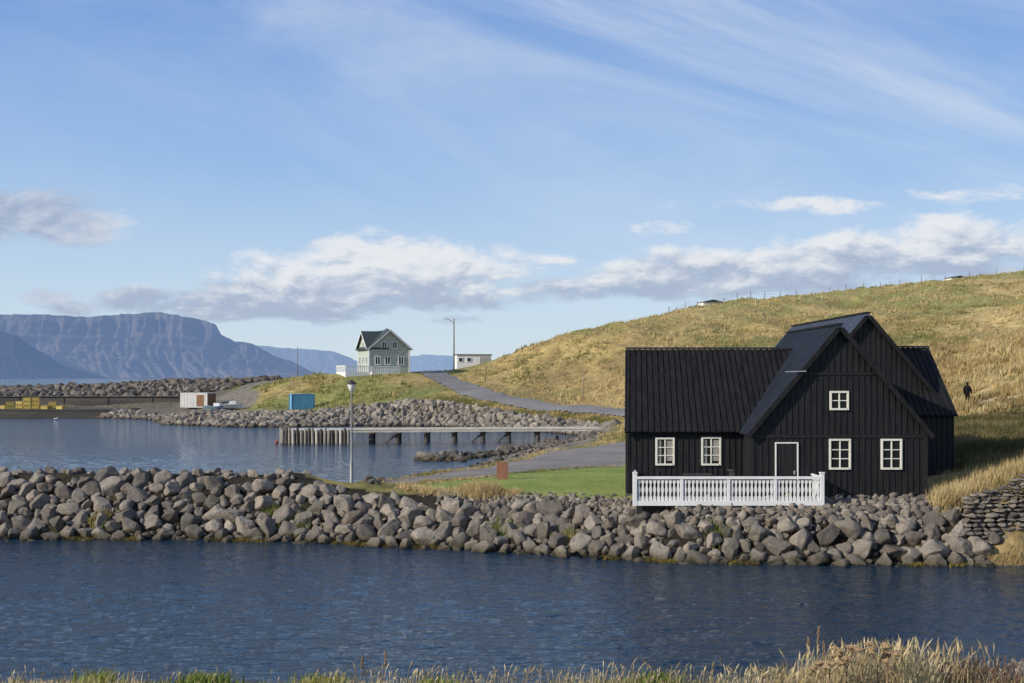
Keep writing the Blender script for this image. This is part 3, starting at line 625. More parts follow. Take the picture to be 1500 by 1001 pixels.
for k in range(6): mb.box(-.5,.5,-.33+k*.11,-.33+k*.11+.1,.80,.83)
mb.build('tabletop',DKW,tb)
for sx in (-1,1):
    for sy in (-1,1): MB().box(sx*.44-.03,sx*.44+.03,sy*.27-.03,sy*.27+.03,0,.80).build('leg',DKW,tb)
# ---------------------------------------------------------------- green house
GW=pm('pale_green_cladding',(.42,.46,.37),(.38,.42,.34),1.5,.7,.2,.01,0,(.3,.3,8)); GR=pm('dark_roof_metal',(.035,.05,.045),(.05,.06,.055),2,.5,.2,.01)
gx_,gy_=W(562,0,191)[0],191.0; gz=W(560,545,188)[2]
gh=empty('green_house',(gx_,gy_,gz),math.radians(22),'pale green two storey house with dark roof and white terrace on the mound','house')
hw_=3.3; ev=3.75; ap_=6.5
mb=MB(); mb.box(-hw_,hw_,-hw_,hw_,-1.2,ev); 
mb.prism([(-hw_,-hw_,ev),(hw_,-hw_,ev),(0,-hw_,ap_)],(0,2*hw_,0)); mb.prism([(-hw_-.01,-hw_+.3,ev),(-hw_-.01,hw_-.3,ev),(-hw_-.01,0,ap_-.2)],(3,0,0))
mb.build('wall',GW,gh)
def slab(mb,cx,y0,y1,hw,ap,ez,t=.14,along='y'):
    for sx in (-1,1):
        if along=='y': mb.obox((cx,y0,ap),(sx*hw,0,ez-ap),(0,y1-y0,0),Vector((sx*(ap-ez)/hw,0,1)).normalized()*t)
        else: mb.obox((y0,cx,ap),(0,sx*hw,ez-ap),(y1-y0,0,0),Vector((0,sx*(ap-ez)/hw,1)).normalized()*t)
mb=MB(); slab(mb,0,-hw_-.4,hw_+.4,hw_+.4,ap_+.05,ev-.3); slab(mb,0,-hw_-.4,-.1,hw_+.1,ap_-.12,ev-.2,.14,'x')
rf=mb.build('roof',GR,gh); MB().box(.4,.95,.4,.95,ap_-.8,ap_+.45).build('chimney',pm('grey_render',(.3,.29,.27)),rf)
mb=MB()
for sx in (-1,1):
    mb.obox((0,-hw_-.43,ap_-.08),(sx*(hw_+.4),0,-(ap_-ev+.35)),(0,-.05,0),(0,0,.2)); mb.obox((-hw_-.43,0,ap_-.3),(0,sx*(hw_+.1),-(ap_-ev-.0)),(-.05,0,0),(0,0,.2))
mb.build('verge_board',WP,rf)
mb=MB()
for cx_,cy_ in ((-hw_,-hw_),(hw_,-hw_),(-hw_,hw_)): mb.box(cx_-.1,cx_+.1,cy_-.1,cy_+.1,-.6,ev-.3)
mb.build('corner_board',WP,gh)
def gwin(x,z,w_,h_,side):
    def bx(m_,a,b_,c_,d,e0,e1):
        if side=='f': m_.box(a,b_,-hw_-e1,-hw_-e0,c_,d)
        else: m_.box(-hw_-e1-.01,-hw_-e0-.01,a,b_,c_,d)
    mb=MB(); bx(mb,x-w_/2,x-w_/2+.1,z,z+h_,0,.09);bx(mb,x+w_/2-.1,x+w_/2,z,z+h_,0,.09);bx(mb,x-w_/2+.1,x+w_/2-.1,z,z+.1,0,.09);bx(mb,x-w_/2+.1,x+w_/2-.1,z+h_-.1,z+h_,0,.09);bx(mb,x-.04,x+.04,z+.1,z+h_-.1,.03,.08)
    w0=mb.build('window',WP,gh); mb=MB(); bx(mb,x-w_/2+.1,x+w_/2-.1,z+.1,z+h_-.1,.005,.025); mb.build('pane',GL,w0)
for x in (-1.9,-.3,1.9): gwin(x,1.1,.95,1.35,'f')
for x in (-.85,.85): gwin(x,3.6,.85,1.2,'f')
for x in (-1.9,0.2,2.1): gwin(x,1.1,.95,1.35,'l')
gwin(0,3.7,.9,1.1,'l')
WCN=pm('white_concrete',(.78,.77,.74),(.70,.69,.66),1,.8)
mb=MB(); mb.box(-7.4,-hw_-.05,-4.6,1.2,-1.6,.0); mb.box(-hw_-.05,1.2,-5.2,-hw_-.05,-1.6,.0); mb.build('terrace_base',WCN,gh)
mb=MB()
for k in range(13): x=-7.3+k*.33; mb.box(x-.08,x+.08,-4.58,-4.52,.05,.85)
for k in range(14): x=-hw_+k*.34; mb.box(x-.08,x+.08,-5.15,-5.09,.05,.75)
for k in range(14): y=-4.4+k*.42; mb.box(-7.4,-7.34,y-.08,y+.08,.05,.85)
mb.box(-7.4,-hw_-.1,-4.62,-4.48,.85,.97); mb.box(-7.42,-7.3,-4.4,1.2,.85,.97); mb.box(-hw_,1.2,-5.2,-5.05,.75,.85); mb.build('terrace_railing',WP,gh)
# ---------------------------------------------------------------- white outbuilding near the pole
obz=W(692,538,213)[2]
ob=empty('white_outbuilding',(W(692,0,213)[0],213,obz),math.radians(12),'small low white building with flat roof beyond the road crest','building')
MB().box(-3.1,3.1,-1.8,1.8,-1.8,2.1).build('wall',WP,ob); MB().box(-3.25,3.25,-1.95,1.95,2.1,2.28).build('roof',pm('grey_roof',(.2,.2,.2)),ob)
MB().box(1.0,2.8,-1.86,-1.8,-.2,1.8).build('garage_door',pm('grey_door',(.42,.41,.38)),ob)
for xx in (-2.5,-1.0): 
    f_=MB().box(xx-.35,xx+.45,-1.88,-1.8,.9,1.7).build('window',WP,ob); MB().box(xx-.25,xx+.35,-1.89,-1.881,1.0,1.6).build('pane',GL,f_)
for (px,py,D,wd,lab) in ((1041,447,236,4.2,'low dark roofed shed on the hill skyline left of the fence posts'),(1401,411,275,4.4,'small pale hut on the hill skyline near the right edge')):
    x,y,z=W(px,py,D); s=empty('hill_shed',(x,y,z),.2,lab,'shed')
    MB().prism([(-wd/2,-1.5,-2),(wd/2,-1.5,-2),(wd/2,-1.5,.45),(-wd/2,-1.5,.45)],(0,3,0)).build('wall',CRM,s); MB().prism([(-wd/2-.2,-1.7,.45),(wd/2+.2,-1.7,.45),(0,-1.7,1.0)],(0,3.4,0)).build('roof',GR,s)
# ---------------------------------------------------------------- poles, lamp
PW=pm('weathered_pole',(.20,.17,.14),(.14,.12,.10),3,.9)
def pole(px,pyt,pyb,D,r,name,label,cat,arm=False,group=None):
    x,y,zt=W(px,pyt,D); zb=W(px,pyb,D)[2]; zg=min(zb,h1(x,y)); o=empty(name,(x,y,zg-.2),0,label,cat,group)
    MB().tube((0,0,0),(0,0,zt-zg+.2),r,r*.7).build('pole',PW,o,smooth=True)
    if arm:
        t=zt-zg+.1; MB().tube((0,0,t-.6),(-.9,-.3,t),.04).build('arm',PW,o); MB().box(-1.5,-.8,-.42,-.2,t-.05,t+.1).build('lamp_head',pm('lamp_grey',(.4,.4,.4)),o,bevel=.03)
pole(665,467,545,198,.13,'utility_pole','tall wooden light pole beside the road near the green house','pole',True)
pole(436,508,547,192,.07,'flag_pole','thin bare pole on the mound left of the green house','pole')
pole(855,541,585,152,.06,'marker_pole','thin leaning pole on the hillside above the road','pole')
pole(711,533,562,178,.06,'marker_pole','short thin pole by the road below the white outbuilding','pole')
x,y,z=W(515,708,52); z=h1(x,y)-.05; ht=W(515,557,52)[2]-z
lp=empty('street_lamp',(x,y,z),0,'tall thin harbour street lamp with round white lantern and dark cap','street lamp')
GP=pm('galvanised_grey',(.30,.30,.29),(.24,.24,.235),4,.5,.1,.004,.3)
MB().lathe([(.13,0),(.13,.06),(.08,.1),(.075,1.1),(.05,1.2),(.038,ht-.55),(.05,ht-.5)],n=12).build('pole',GP,lp,smooth=True)
hd=MB().lathe([(.05,ht-.5),(.11,ht-.45),(.18,ht-.2),(.17,ht-.17)],n=12).build('lantern',pm('opal_glass',(.75,.75,.72),(.7,.7,.68),3,.3),lp,smooth=True)
MB().lathe([(.23,ht-.17),(.21,ht-.13),(.07,ht-.02),(.03,ht+.03)],n=12).build('lantern_cap',pm('dark_cap',(.05,.05,.05)),hd)
x,y,z=G(736,52.5)
sg=empty('information_sign',(x,y,z),math.radians(-8),'small rust brown steel information panel standing on the lawn edge','sign')
MB().box(-.25,.25,-.02,.02,.05,.80).build('panel',pm('corten_steel',(.27,.12,.075),(.20,.09,.055),5,.8,.3,.01,.1),sg,bevel=.008)
for sx in (-1,1): MB().box(sx*.2-.02,sx*.2+.02,.021,.06,-.2,.75).build('post',pm('dark_rust',(.1,.04,.025)),sg)
# ---------------------------------------------------------------- pier
PT=pm('pier_timber',(.62,.57,.47),(.50,.45,.37),1.5,.9,.4,.02,0,(1,1,.4)); PQ=pm('pier_post_timber',(.36,.33,.27),(.22,.20,.16),1.0,.9,.4,.02,0,(1,1,.4)); PD=pm('pier_dark_timber',(.11,.095,.078),(.07,.06,.05),1.5,.9,.4,.02)
x0=W(412,0,109)[0]; x1=W(512,0,109)[0]; x2=W(878,0,113)[0]; zdk=1.22
pr=empty('wooden_pier',(x0,109,0),0,'long low wooden pier with timber posts crossing the small harbour','pier')
mb=MB(); xx=x0
while xx<x2:
    yb=109+(xx-x0)/(x2-x0)*3.5; dpt=4.2 if xx<x1 else 3.4; mb.box(xx,xx+.2,yb,yb+dpt,zdk-.06+random.uniform(0,.03),zdk); xx+=.22
mb.build('deck',PT,pr,True)
mb=MB(); 
for k in (-.92,1.5): mb.bar((x1-.5,109.45+k+.9,zdk-.16),(x2,112.5+k+.9,zdk-.16),.18,.16)
mb.box(x0,x1,109.0,109.2,zdk-.3,zdk-.07); mb.build('beam',PT,pr,True)
MB().bar((x1,111.0,zdk+.08),(x2,114.0,zdk+.08),.12,.10).build('kerb_beam',PT,pr,True)
for k in range(18):
    xx=x0+.1+(x1-x0-.2)*k/17+random.uniform(-.05,.05); top=zdk+.12+random.uniform(-.14,.12); MB().tube((xx,108.85,-1.4),(xx+random.uniform(-.06,.06),108.85,top),.15,.13,8).build('fender_post',(PQ,PD,PT)[[0,1,0,2,1,0][k%6]],pr,True)
for k in range(5):
    MB().tube((x0-.1,109.4+k*.8,-1.4),(x0-.1,109.4+k*.8,zdk+.2),.14,.13,8).build('fender_post',PQ,pr,True)
MB().box(x0+.1,x1-.1,109.3,109.4,-.3,zdk-.32).build('planking',PD,pr,True)
for px in (545,583,625,665,707,745,788):
    xx=W(px,0,111)[0]; yb=109+(xx-x0)/(x2-x0)*3.5
    for k in (.3,1.9):
        MB().tube((xx+ random.uniform(-.08,.08),yb+k,-1.6),(xx,yb+k,zdk-.22),.24,.22,8).build('pile',PD,pr,True)
    mb=MB(); mb.box(xx-.3,xx+.3,yb+.12,yb+2.4,zdk-.40,zdk-.245)
    if px in (583,707,745): mb.bar((xx-.05,yb+.2,zdk-.4),(xx+random.choice([-1.1,1.2]),yb+.2,-.1),.16,.18)
    mb.build('brace',PD,pr,True)
o=MB().lathe([(.02,0),(.13,.04),(.17,.16),(.13,.28),(.04,.33),(.03,.38)],n=14).build('mooring_buoy',pm('buoy_red',(.4,.06,.035),(.35,.05,.03),3,.5),smooth=True); o.location=(x0-.3,108.4,.0); tag(o,'red round mooring buoy floating by the head of the pier','buoy')
# ---------------------------------------------------------------- quay, sea wall, harbour things
CN2=pm('dark_concrete',(.10,.092,.08),(.055,.05,.045),.4,.9,.4,.03,0,(.3,.3,2))
xa=W(-260,0,179)[0]; xb=W(165,0,179)[0]
o=MB().box(xa,xb,178,197,-1.5,1.05).box(xa,xb,177.9,178.3,1.052,1.25).build('quay',CN2); tag(o,'low dark concrete quay along the left of the harbour','quay',kind='structure')
xb2=W(310,0,196)[0]
mb=MB().box(xa-4,xb2,196.9,197.9,.4,2.75)
xx=xa
while xx<xb2: mb.box(xx,xx+.25,196.8,196.9,.4,2.6); xx+=7.3
mb.box(xa-4,xb2,196.7,198,2.752,2.9)
o=mb.build('sea_wall',CN2); tag(o,'dark concrete sea wall at the foot of the breakwater','wall')
YT=pm('yellow_plastic',(.58,.43,.11),(.46,.34,.09),2,.5,.1,.005)
def tub(): 
    r=empty('fish_tub',(0,0,0)); mb=MB()
    mb.box(-.6,.6,-.5,.5,.12,.18); mb.box(-.6,-.54,-.5,.5,.18,.66);mb.box(.54,.6,-.5,.5,.18,.66);mb.box(-.54,.54,-.5,-.44,.18,.66);mb.box(-.54,.54,.44,.5,.18,.66); mb.build('body',YT,r,bevel=.02)
    mb=MB(); mb.box(-.64,.64,-.54,-.48,.6,.68).box(-.64,.64,.48,.54,.6,.68).box(-.64,-.58,-.48,.48,.6,.68).box(.58,.64,-.48,.48,.6,.68); mb.build('rim',YT,r)
    for sx in (-.5,0,.5): MB().box(sx-.08,sx+.08,-.48,.48,0,.12).build('foot',YT,r)
    return r
proto=tub(); first=True
sts=[(5,1,184),(15,2,183),(30,2,187),(41,3,183),(53,3,185),(66,1,182),(77,2,183),(89,1,181)]
for ci,(px,nst,D) in enumerate(sts):
    rz0=random.uniform(-.35,.35)
    for k in range(nst):
        if first: r=proto; first=False
        else:
            r=proto.copy(); COL.objects.link(r)
            for ch in list(proto.children):
                c_=ch.copy(); COL.objects.link(c_); c_.parent=r
        r.location=(W(px,0,D)[0]+random.uniform(-.05,.05),D,1.05+.61*k); r.rotation_euler=(0,0,rz0+random.uniform(-.08,.08)); r.scale=(.9,.9,.9)
        nm=['leftmost','second','third','fourth','fifth','sixth','seventh','rightmost'][ci]
        lv={1:['only one'],2:['bottom','top'],3:['bottom','middle','top']}[nst][k]
        tag(r,'yellow fish tub, %s of the %s stack on the quay'%(lv,nm+(' from left' if ci not in (0,7) else '')) if nst>1 else 'single yellow fish tub standing %s on the quay'%(nm+(' from left' if ci not in (0,7) else '')),'tub','yellow fish tubs on the quay')
x,y,z=W(290,597,177); z=h1(x,y)
wc=empty('white_container',(x,y,z),math.radians(-18),'white storage container with rusty brown end beside the harbour ramp','container')
WCM=pm('dirty_white_metal',(.66,.65,.62),(.54,.52,.48),1.5,.6); RB=pm('rusty_brown',(.25,.12,.06),(.18,.09,.05),2,.8)
mb=MB(); mb.box(-2.3,2.3,-1.1,1.1,.1,2.2)
for k in range(18): mb.box(-2.25+k*.26,-2.13+k*.26,-1.14,-1.1,.15,2.1)
mb.build('body',WCM,wc); MB().box(2.302,2.36,-1.1,1.1,.1,2.2).build('end_door',RB,wc); MB().box(-2.35,2.35,-1.15,1.15,2.202,2.28).build('roof',WCM,wc)
MB().box(.5,1.7,-1.17,-1.141,.3,2.0).build('side_door',RB,wc)
x,y,z=W(442,600,166); z=h1(x,y)
bc_=empty('blue_container',(x,y,z),math.radians(20),'bright blue shipping container below the green house mound','container')
BLU=pm('container_blue',(.15,.40,.55),(.12,.34,.48),1.2,.5); BLD=pm('container_dark_blue',(.05,.14,.30),(.04,.11,.24),1.2,.5)
mb=MB(); mb.box(-1.5,1.5,-1.1,1.1,.1,2.15)
for k in range(12): mb.box(-1.45+k*.25,-1.33+k*.25,-1.15,-1.1,.18,2.05)
mb.build('body',BLU,bc_); MB().box(1.502,1.56,-1.08,-.02,.15,2.1).build('door',BLD,bc_); MB().box(1.502,1.56,.02,1.08,.15,2.1).build('door',BLD,bc_)
mb=MB()
for sx in (-1,1):
    for sy in (-1,1): mb.box(sx*1.53-.06,sx*1.53+.06,sy*1.12-.06,sy*1.12+.06,0,2.2)
mb.build('corner_post',BLD,bc_); MB().box(-1.6,1.6,-1.2,1.2,2.201,2.25).build('roof',BLU,bc_)
def boat(px,D,rz,L_,label,colr):
    x,y,z=G(px,D); r=empty('rowing_boat',(x,y,z+.1),rz,label,'boat'); st=9; V=[];Fc=[]
    for i in range(st):
        t=i/(st-1); u=(t-.45)*L_; wd=.85*math.sqrt(max(0,1-abs(t*1.35-.55)**2.2*.9))*(1 if t<.75 else (1-(t-.75)/.25*.97)); sh_=.12*(t*2-1)**2
        V+=[(u,-wd,.8+sh_),(u,-wd*.75,.3),(u,0,.02+.2*max(0,t-.7)),(u,wd*.75,.3),(u,wd,.8+sh_),(u,wd*.86,.78+sh_),(u,0,.3),(u,-wd*.86,.78+sh_)]
    for i in range(st-1):
        for k in range(8): a=i*8+k;b_=i*8+(k+1)%8; Fc.append((a,b_,b_+8,a+8))
    Fc+= [tuple(range(7,-1,-1)),tuple(range((st-1)*8,st*8))]
    mb=MB(); mb.v=[Vector(v) for v in V]; mb.f=Fc; mb.build('hull',colr,r)
    MB().box(-.7,-.4,-.7,.7,.55,.6).build('thwart',PT,r); MB().box(.5,.8,-.65,.65,.55,.6).build('thwart',PT,r)
    mb=MB(); mb.box(.2,1.1,-.45,.45,.7,1.25); mb.build('cabin',WP,r,bevel=.05)
boat(334,168,.2,3.6,'small white boat ashore right of the white container',WCM)
boat(312,166,-.1,2.6,'small blue grey boat ashore directly in front of the white container',pm('boat_bluegrey',(.2,.28,.33),(.16,.22,.27),2,.5))
# ---------------------------------------------------------------- wire fence on the hill
fp=[980,1004,1022,1060,1080,1100,1120,1143,1166,1190,1215,1239,1265,1290,1318,1350,1385,1420,1460,1500]
fD=np.interp(fp,[950,1050,1200,1300,1400,1500],[213,230,250,260,270,279])
x,y,z=G(fp[0],float(fD[0])); wf=empty('wire_fence',(x,y,z),0,'thin wire fence with wooden posts along the hill skyline','fence')
tops=[]
for p_,D_ in zip(fp,fD):
    x,y,z=G(p_,float(D_)); hh_=random.uniform(1.3,1.8); MB().tube((x,y,z-.3),(x+random.uniform(-.1,.1),y,z+hh_),.07,.06,6).build('post',PW,wf,True); tops.append((x,y,z+1.1))
mb=MB()
for a,b_ in zip(tops[:-1],tops[1:]):
    for dz in (0,-.4): mb.tube(Vector(a)+Vector((0,0,dz)),Vector(b_)+Vector((0,0,dz)),.012,None,4)
mb.build('wire',PW,wf,True)
# ---------------------------------------------------------------- person
x,y=W(1417,0,103.5)[0],103.5; z=h1(x,y)
def skin(name,vs,es,rad,mat,parent,root=0,sub=2):
    me=bpy.data.meshes.new(name); me.from_pydata(vs,es,[]); o=bpy.data.objects.new(name,me); COL.objects.link(o); o.parent=parent
    s=o.modifiers.new('skin','SKIN'); s.use_smooth_shade=True
    for i,r in enumerate(rad): me.skin_vertices[0].data[i].radius=(r if isinstance(r,tuple) else (r,r))
    me.skin_vertices[0].data[root].use_root=True
    u=o.modifiers.new('sub','SUBSURF'); u.levels=sub; u.render_levels=sub; me.materials.append(mat); return o
pe=empty('person',(x,y,z+.05),math.radians(140),'person in dark jacket and trousers walking on the hillside path right of the house','person')
pe.scale=(1.14,1.14,1.1)
DK=pm('dark_clothing',(.006,.006,.008),(.010,.010,.012),8,.85,.1,.01,0,(1,1,1),.1); SK=pm('skin_tone',(.45,.28,.2),(.42,.26,.18),8,.6); HR=pm('dark_hair',(.03,.02,.015),None,9,.8)
vs=[(0,0,.95),(0,0,1.12),(0,-.01,1.32),(0,0,1.47),(0,-.01,1.55),(0,-.02,1.66),(0,-.02,1.75),
 (.17,0,1.42),(.25,.06,1.16),(.24,-.06,.92),(.24,-.1,.83),(-.17,0,1.42),(-.25,-.06,1.16),(-.23,-.2,.95),(-.23,-.26,.87),
 (.1,0,.9),(.11,-.12,.5),(.11,-.2,.09),(.12,-.36,.05),(-.1,0,.9),(-.11,.06,.5),(-.11,.3,.14),(-.12,.2,.04)]
es=[(0,1),(1,2),(2,3),(3,4),(4,5),(5,6),(2,7),(7,8),(8,9),(9,10),(2,11),(11,12),(12,13),(13,14),(0,15),(15,16),(16,17),(17,18),(0,19),(19,20),(20,21),(21,22)]
rad=[(.17,.13),(.17,.12),(.20,.13),(.08,.08),(.065,.065),(.10,.115),(.07,.075),.095,.07,.055,.04,.095,.07,.055,.04,.12,.085,.065,.05,.12,.085,.065,.05]
skin('body',vs,es,rad,DK,pe)
jb=[(0,0,.80),(0,0,1.05),(0,-.005,1.3),(0,0,1.44)]; skin('jacket',jb,[(0,1),(1,2),(2,3)],[(.23,.18),(.22,.17),(.24,.17),(.12,.1)],DK,pe)
skin('hat',[(0,-.01,1.69),(0,-.01,1.79)],[(0,1)],[(.12,.13),(.08,.09)],HR,pe)
skin('face',[(0,-.1,1.62),(0,-.11,1.67)],[(0,1)],[.05,.05],SK,pe)
gl=empty('gull',(W(82,0,170)[0],170,0),.3,'small white gull floating on the harbour water near the quay','bird')
skin('body',[(-.3,0,.12),(-.1,0,.1),(.12,0,.12),(.2,0,.24),(.27,0,.3),(.34,0,.29)],[(0,1),(1,2),(2,3),(3,4),(4,5)],[.03,.1,.1,.05,.055,.015],WP,gl,1)
MB().tube((.3,0,.29),(.4,0,.27),.015,.004,6).build('beak',YT,gl)
# ---------------------------------------------------------------- grass
def grassmat(name,trn=.0):
    m,nt,b=newmat(name); at=nd(nt,'ShaderNodeAttribute'); at.attribute_name='Col'; f=nz(nt,geo(nt),9,3)
    c=mix(nt,mapr(nt,f,.3,.7,0,.35),at.outputs[0],(.14,.11,.05)); nt.links.new(c,b.inputs['Base Color']); b.inputs['Roughness'].default_value=.8; b.inputs['Specular IOR Level'].default_value=.15
    tr=nd(nt,'ShaderNodeBsdfTranslucent'); nt.links.new(c,tr.inputs[0]); mx=nd(nt,'ShaderNodeMixShader'); mx.inputs[0].default_value=.3
    nt.links.new(b.outputs[0],mx.inputs[1]); nt.links.new(tr.outputs[0],mx.inputs[2]); nt.links.new(mx.outputs[0],nt.nodes['Material Output'].inputs[0]); return m
GM=grassmat('grass_blades')
def tufts(P,hgt_,wid,colr,nb_,lean=.5):
    N=len(P); rep=np.repeat(np.arange(N),nb_); M=len(rep); a=rng.uniform(0,6.283,M); hh_=hgt_[rep]*rng.uniform(.55,1.15,M); w_=wid[rep]*rng.uniform(.7,1.3,M)
    rad_=rng.uniform(0,1,M)*wid[rep]*2.2; aa=rng.uniform(0,6.283,M); b0=P[rep]+np.stack([np.cos(aa)*rad_,np.sin(aa)*rad_,-.05*np.ones(M)],1)
    dx=np.stack([np.cos(a)*w_/2,np.sin(a)*w_/2,np.zeros(M)],1); la=rng.uniform(0,6.283,M); ln=hh_*lean*rng.uniform(.1,1,M)
    tip=b0+np.stack([np.cos(la)*ln+hh_*.12,np.sin(la)*ln,hh_],1)
    V=np.stack([b0-dx,b0+dx,tip],1).reshape(-1,3); C_=np.repeat(colr[rep]*rng.uniform(.75,1.2,(M,1)),3,0); return V,np.arange(3*M).reshape(-1,3),C_
def cols(x,y,pal,sc=8):
    f=fbm(x/sc,y/sc,3,31); g=rng.random(len(x)); pal=np.array(pal); i=np.clip(((f-.3)/.4*.75+g*.25)*len(pal),0,len(pal)-1).astype(int); return pal[i]
GP_=[(.60,.455,.205),(.66,.52,.27),(.53,.39,.165),(.42,.33,.14),(.30,.27,.095),(.22,.22,.07)]
N=66000; p_=rng.uniform(340,1600,N); D_=95*(300/95)**rng.random(N); x=(p_-750)*D_/F
clump=fbm(x/2.2,D_/3.5,3,45); kp=clump>rng.uniform(.30,.56,N); x,D_,p_,clump=x[kp],D_[kp],p_[kp],clump[kp]; z=hgt(x,D_)
ok=(z>1.7)&(dpoly(x,D_,URW)>2.7)&(dpoly(x,D_,PATH)>1.2)&(dpoly(x,D_,RAMP)>3)&~((p_<910)&(D_<np.interp(p_,[240,400,480,600,640,700,750,850,905],[162,158,161,162,159,152,145,132,121])))&~((p_<335))&~(inpoly(p_,D_,LROAD))
ok&=~((np.abs(x-gx_)<8)&(np.abs(D_-gy_)<7))&~((p_>655)&(p_<728)&(D_>195))
x,D_,z,clump=x[ok],D_[ok],z[ok],clump[ok]; rdr=dpoly(x,D_,URW); px_=x/D_*F+750
cc=cols(x,D_,GP_,9); mgx=((px_<690)&(rng.random(len(x))<.6))[:,None]; cc=np.where(mgx,cols(x,D_,[(.20,.24,.06),(.28,.28,.09),(.16,.20,.05),(.4,.34,.13)],5),cc)
hh_=rng.uniform(.22,.5,len(x))*(.5+1.1*ss(.4,.65,clump))*np.where(rdr<6,.5,1); V,Fc,Cc=tufts(np.stack([x,D_,z],1),hh_,np.full(len(x),.13),cc,4)
o=fast('hillside_grass',V,Fc,GM,False,Cc); tag(o,'golden and olive tussock grass covering the hillside and mound','grass',kind='stuff')
N=28000; p_=rng.uniform(1358,1640,N); D_=41.2*(100/41.2)**(rng.random(N)**1.2); x=(p_-750)*D_/F; z=hgt(x,D_); ok=(x>rx1+.3)|((D_<46)&(p_>1376)); ok&=~((p_<1400)&(D_<42))
x,D_,z=x[ok],D_[ok],z[ok]; hh_=rng.uniform(.2,.55,len(x))*(1+1.4*(fbm(x/2,D_/2,3,43)-.4)); px_=x/D_*F+750
cc=cols(x,D_,GP_,4); dk_=((D_>48.5)&(D_<97))[:,None]; cc=np.where(dk_,cols(x,D_,[(.11,.12,.04),(.07,.085,.03),(.20,.15,.07),(.05,.065,.02),(.28,.21,.10)],3),cc)  # blades on the shadowed bank coloured darker to deepen the shade
V1,F1,C1_=tufts(np.stack([x,D_,z],1),hh_,np.full(len(x),.04),cc,6,.6)
N=9000; p_=rng.uniform(1330,1640,N); D_=rng.uniform(98,150,N); x=(p_-750)*D_/F; kp=(fbm(x/1.8,D_/2.5,3,46)>.46)&(dpoly(x,D_,PATH)>1.0); x,D_=x[kp],D_[kp]; z=hgt(x,D_)
V2,F2,C2_=tufts(np.stack([x,D_,z],1),rng.uniform(.4,.95,len(x)),np.full(len(x),.11),cols(x,D_,[(.68,.54,.28),(.60,.45,.21),(.50,.36,.16),(.36,.26,.12)],3),6,.7)
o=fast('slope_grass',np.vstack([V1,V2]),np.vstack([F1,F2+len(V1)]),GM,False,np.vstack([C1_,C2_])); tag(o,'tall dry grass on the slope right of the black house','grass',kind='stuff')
Vs=[];Fs=[];Cs=[];off_=0
def add(x,D_,h0,h1_,w_,pal,nb_,lean=.5,sc=3):
    global off_
    z=hgt(x,D_); hh_=rng.uniform(h0,h1_,len(x)); V,Fc,Cc=tufts(np.stack([x,D_,z],1),hh_,np.full(len(x),w_),cols(x,D_,pal,sc),nb_,lean); Vs.append(V);Fs.append(Fc+off_);Cs.append(Cc); off_+=len(V)
N=30000; p_=rng.uniform(585,950,N); D_=rng.uniform(43,62,N); ok=inpoly(p_,D_,LAWN); x=((p_-750)*D_/F)[ok]; add(x,D_[ok],.05,.13,.035,[(.24,.33,.06),(.30,.36,.09),(.36,.38,.13),(.17,.25,.05)],4,.6,1.6)
def near_edge(P,n_,sd):
    P=np.array(P,float); t=rng.uniform(0,len(P)-1,n_); i=t.astype(int); f=(t-i)[:,None]; q=P[i]*(1-f)+P[np.minimum(i+1,len(P)-1)]*f; px=q[:,0]+rng.normal(0,6,n_); D=q[:,1]+rng.normal(0,sd,n_); return (px-750)*D/F,D
x,D_=near_edge([(590,48),(640,47),(720,46.2),(760,46)],900,.35); add(x,D_,.12,.32,.035,GP_[:4],7)
x,D_=near_edge([(676,46.3),(700,46.1),(722,46.2)],500,.25); add(x,D_,.3,.65,.035,[(.62,.48,.24),(.66,.54,.29)],8)
x,D_=near_edge([(520,51),(600,51.4),(700,53.4),(800,58),(925,61.5)],1400,.35); add(x,D_,.08,.22,.04,GP_,5)
x,D_=near_edge([(540,53.4),(600,56),(700,61.5),(800,75),(870,82),(925,86)],2200,1.2); add(x,D_,.1,.28,.05,GP_,5)
x,D_=near_edge([(880,90),(925,95),(925,112),(910,116)],1500,4); add(x,D_,.15,.35,.09,GP_,5)
x,D_=near_edge([(640,159),(700,153),(750,146.5),(850,134),(905,124)],2600,1.6); kk=dpoly(x,D_,URW)>2.5; add(x[kk],D_[kk],.15,.4,.12,GP_,5)
x,D_=near_edge([(1372,41.3),(1395,41.4),(1410,41.8),(1440,42.3),(1520,42.6),(1600,42.8)],1600,.4); add(x,D_,.3,.75,.035,GP_[:3],7)
x,D_=near_edge([(1448,38.7),(1480,38.7),(1560,38.8)],700,.2); add(x,D_,.12,.28,.035,[(.25,.25,.08),(.16,.2,.05),(.5,.38,.18)],7)
for (a,b_) in ((150,.9),(400,1.3),(440,1.0),(830,1.0),(1050,.8),(730,1.2)):
    p0=rng.normal(a,10,60); Dd=dW(p0)+b_+rng.normal(0,.25,60); add((p0-750)*Dd/F,Dd,.25,.5,.035,[(.18,.22,.05),(.4,.34,.12)],6)
o=fast('shore_grass',np.vstack(Vs),np.vstack(Fs),GM,False,np.vstack(Cs)); tag(o,'lawn blades and dry grass tufts along lawn, road and embankment edges','grass',kind='stuff')
p_=rng.uniform(-80,1440,4000); sel=fbm(p_/45,0*p_,3,51)>.55; p_=p_[sel]; D_=dW(p_)-.1+rng.uniform(-.25,.25,len(p_)); x=(p_-750)*D_/F; z=np.zeros(len(x))+.0
V,Fc,Cc=tufts(np.stack([x,D_,z],1),np.full(len(x),.17),np.full(len(x),.05),cols(x,D_,[(.24,.18,.04),(.12,.10,.03),(.28,.22,.05)],2),5,1.2)
o=fast('seaweed',V,Fc,GM,False,Cc); tag(o,'yellow brown seaweed along the waterline of the embankment','seaweed',kind='stuff')
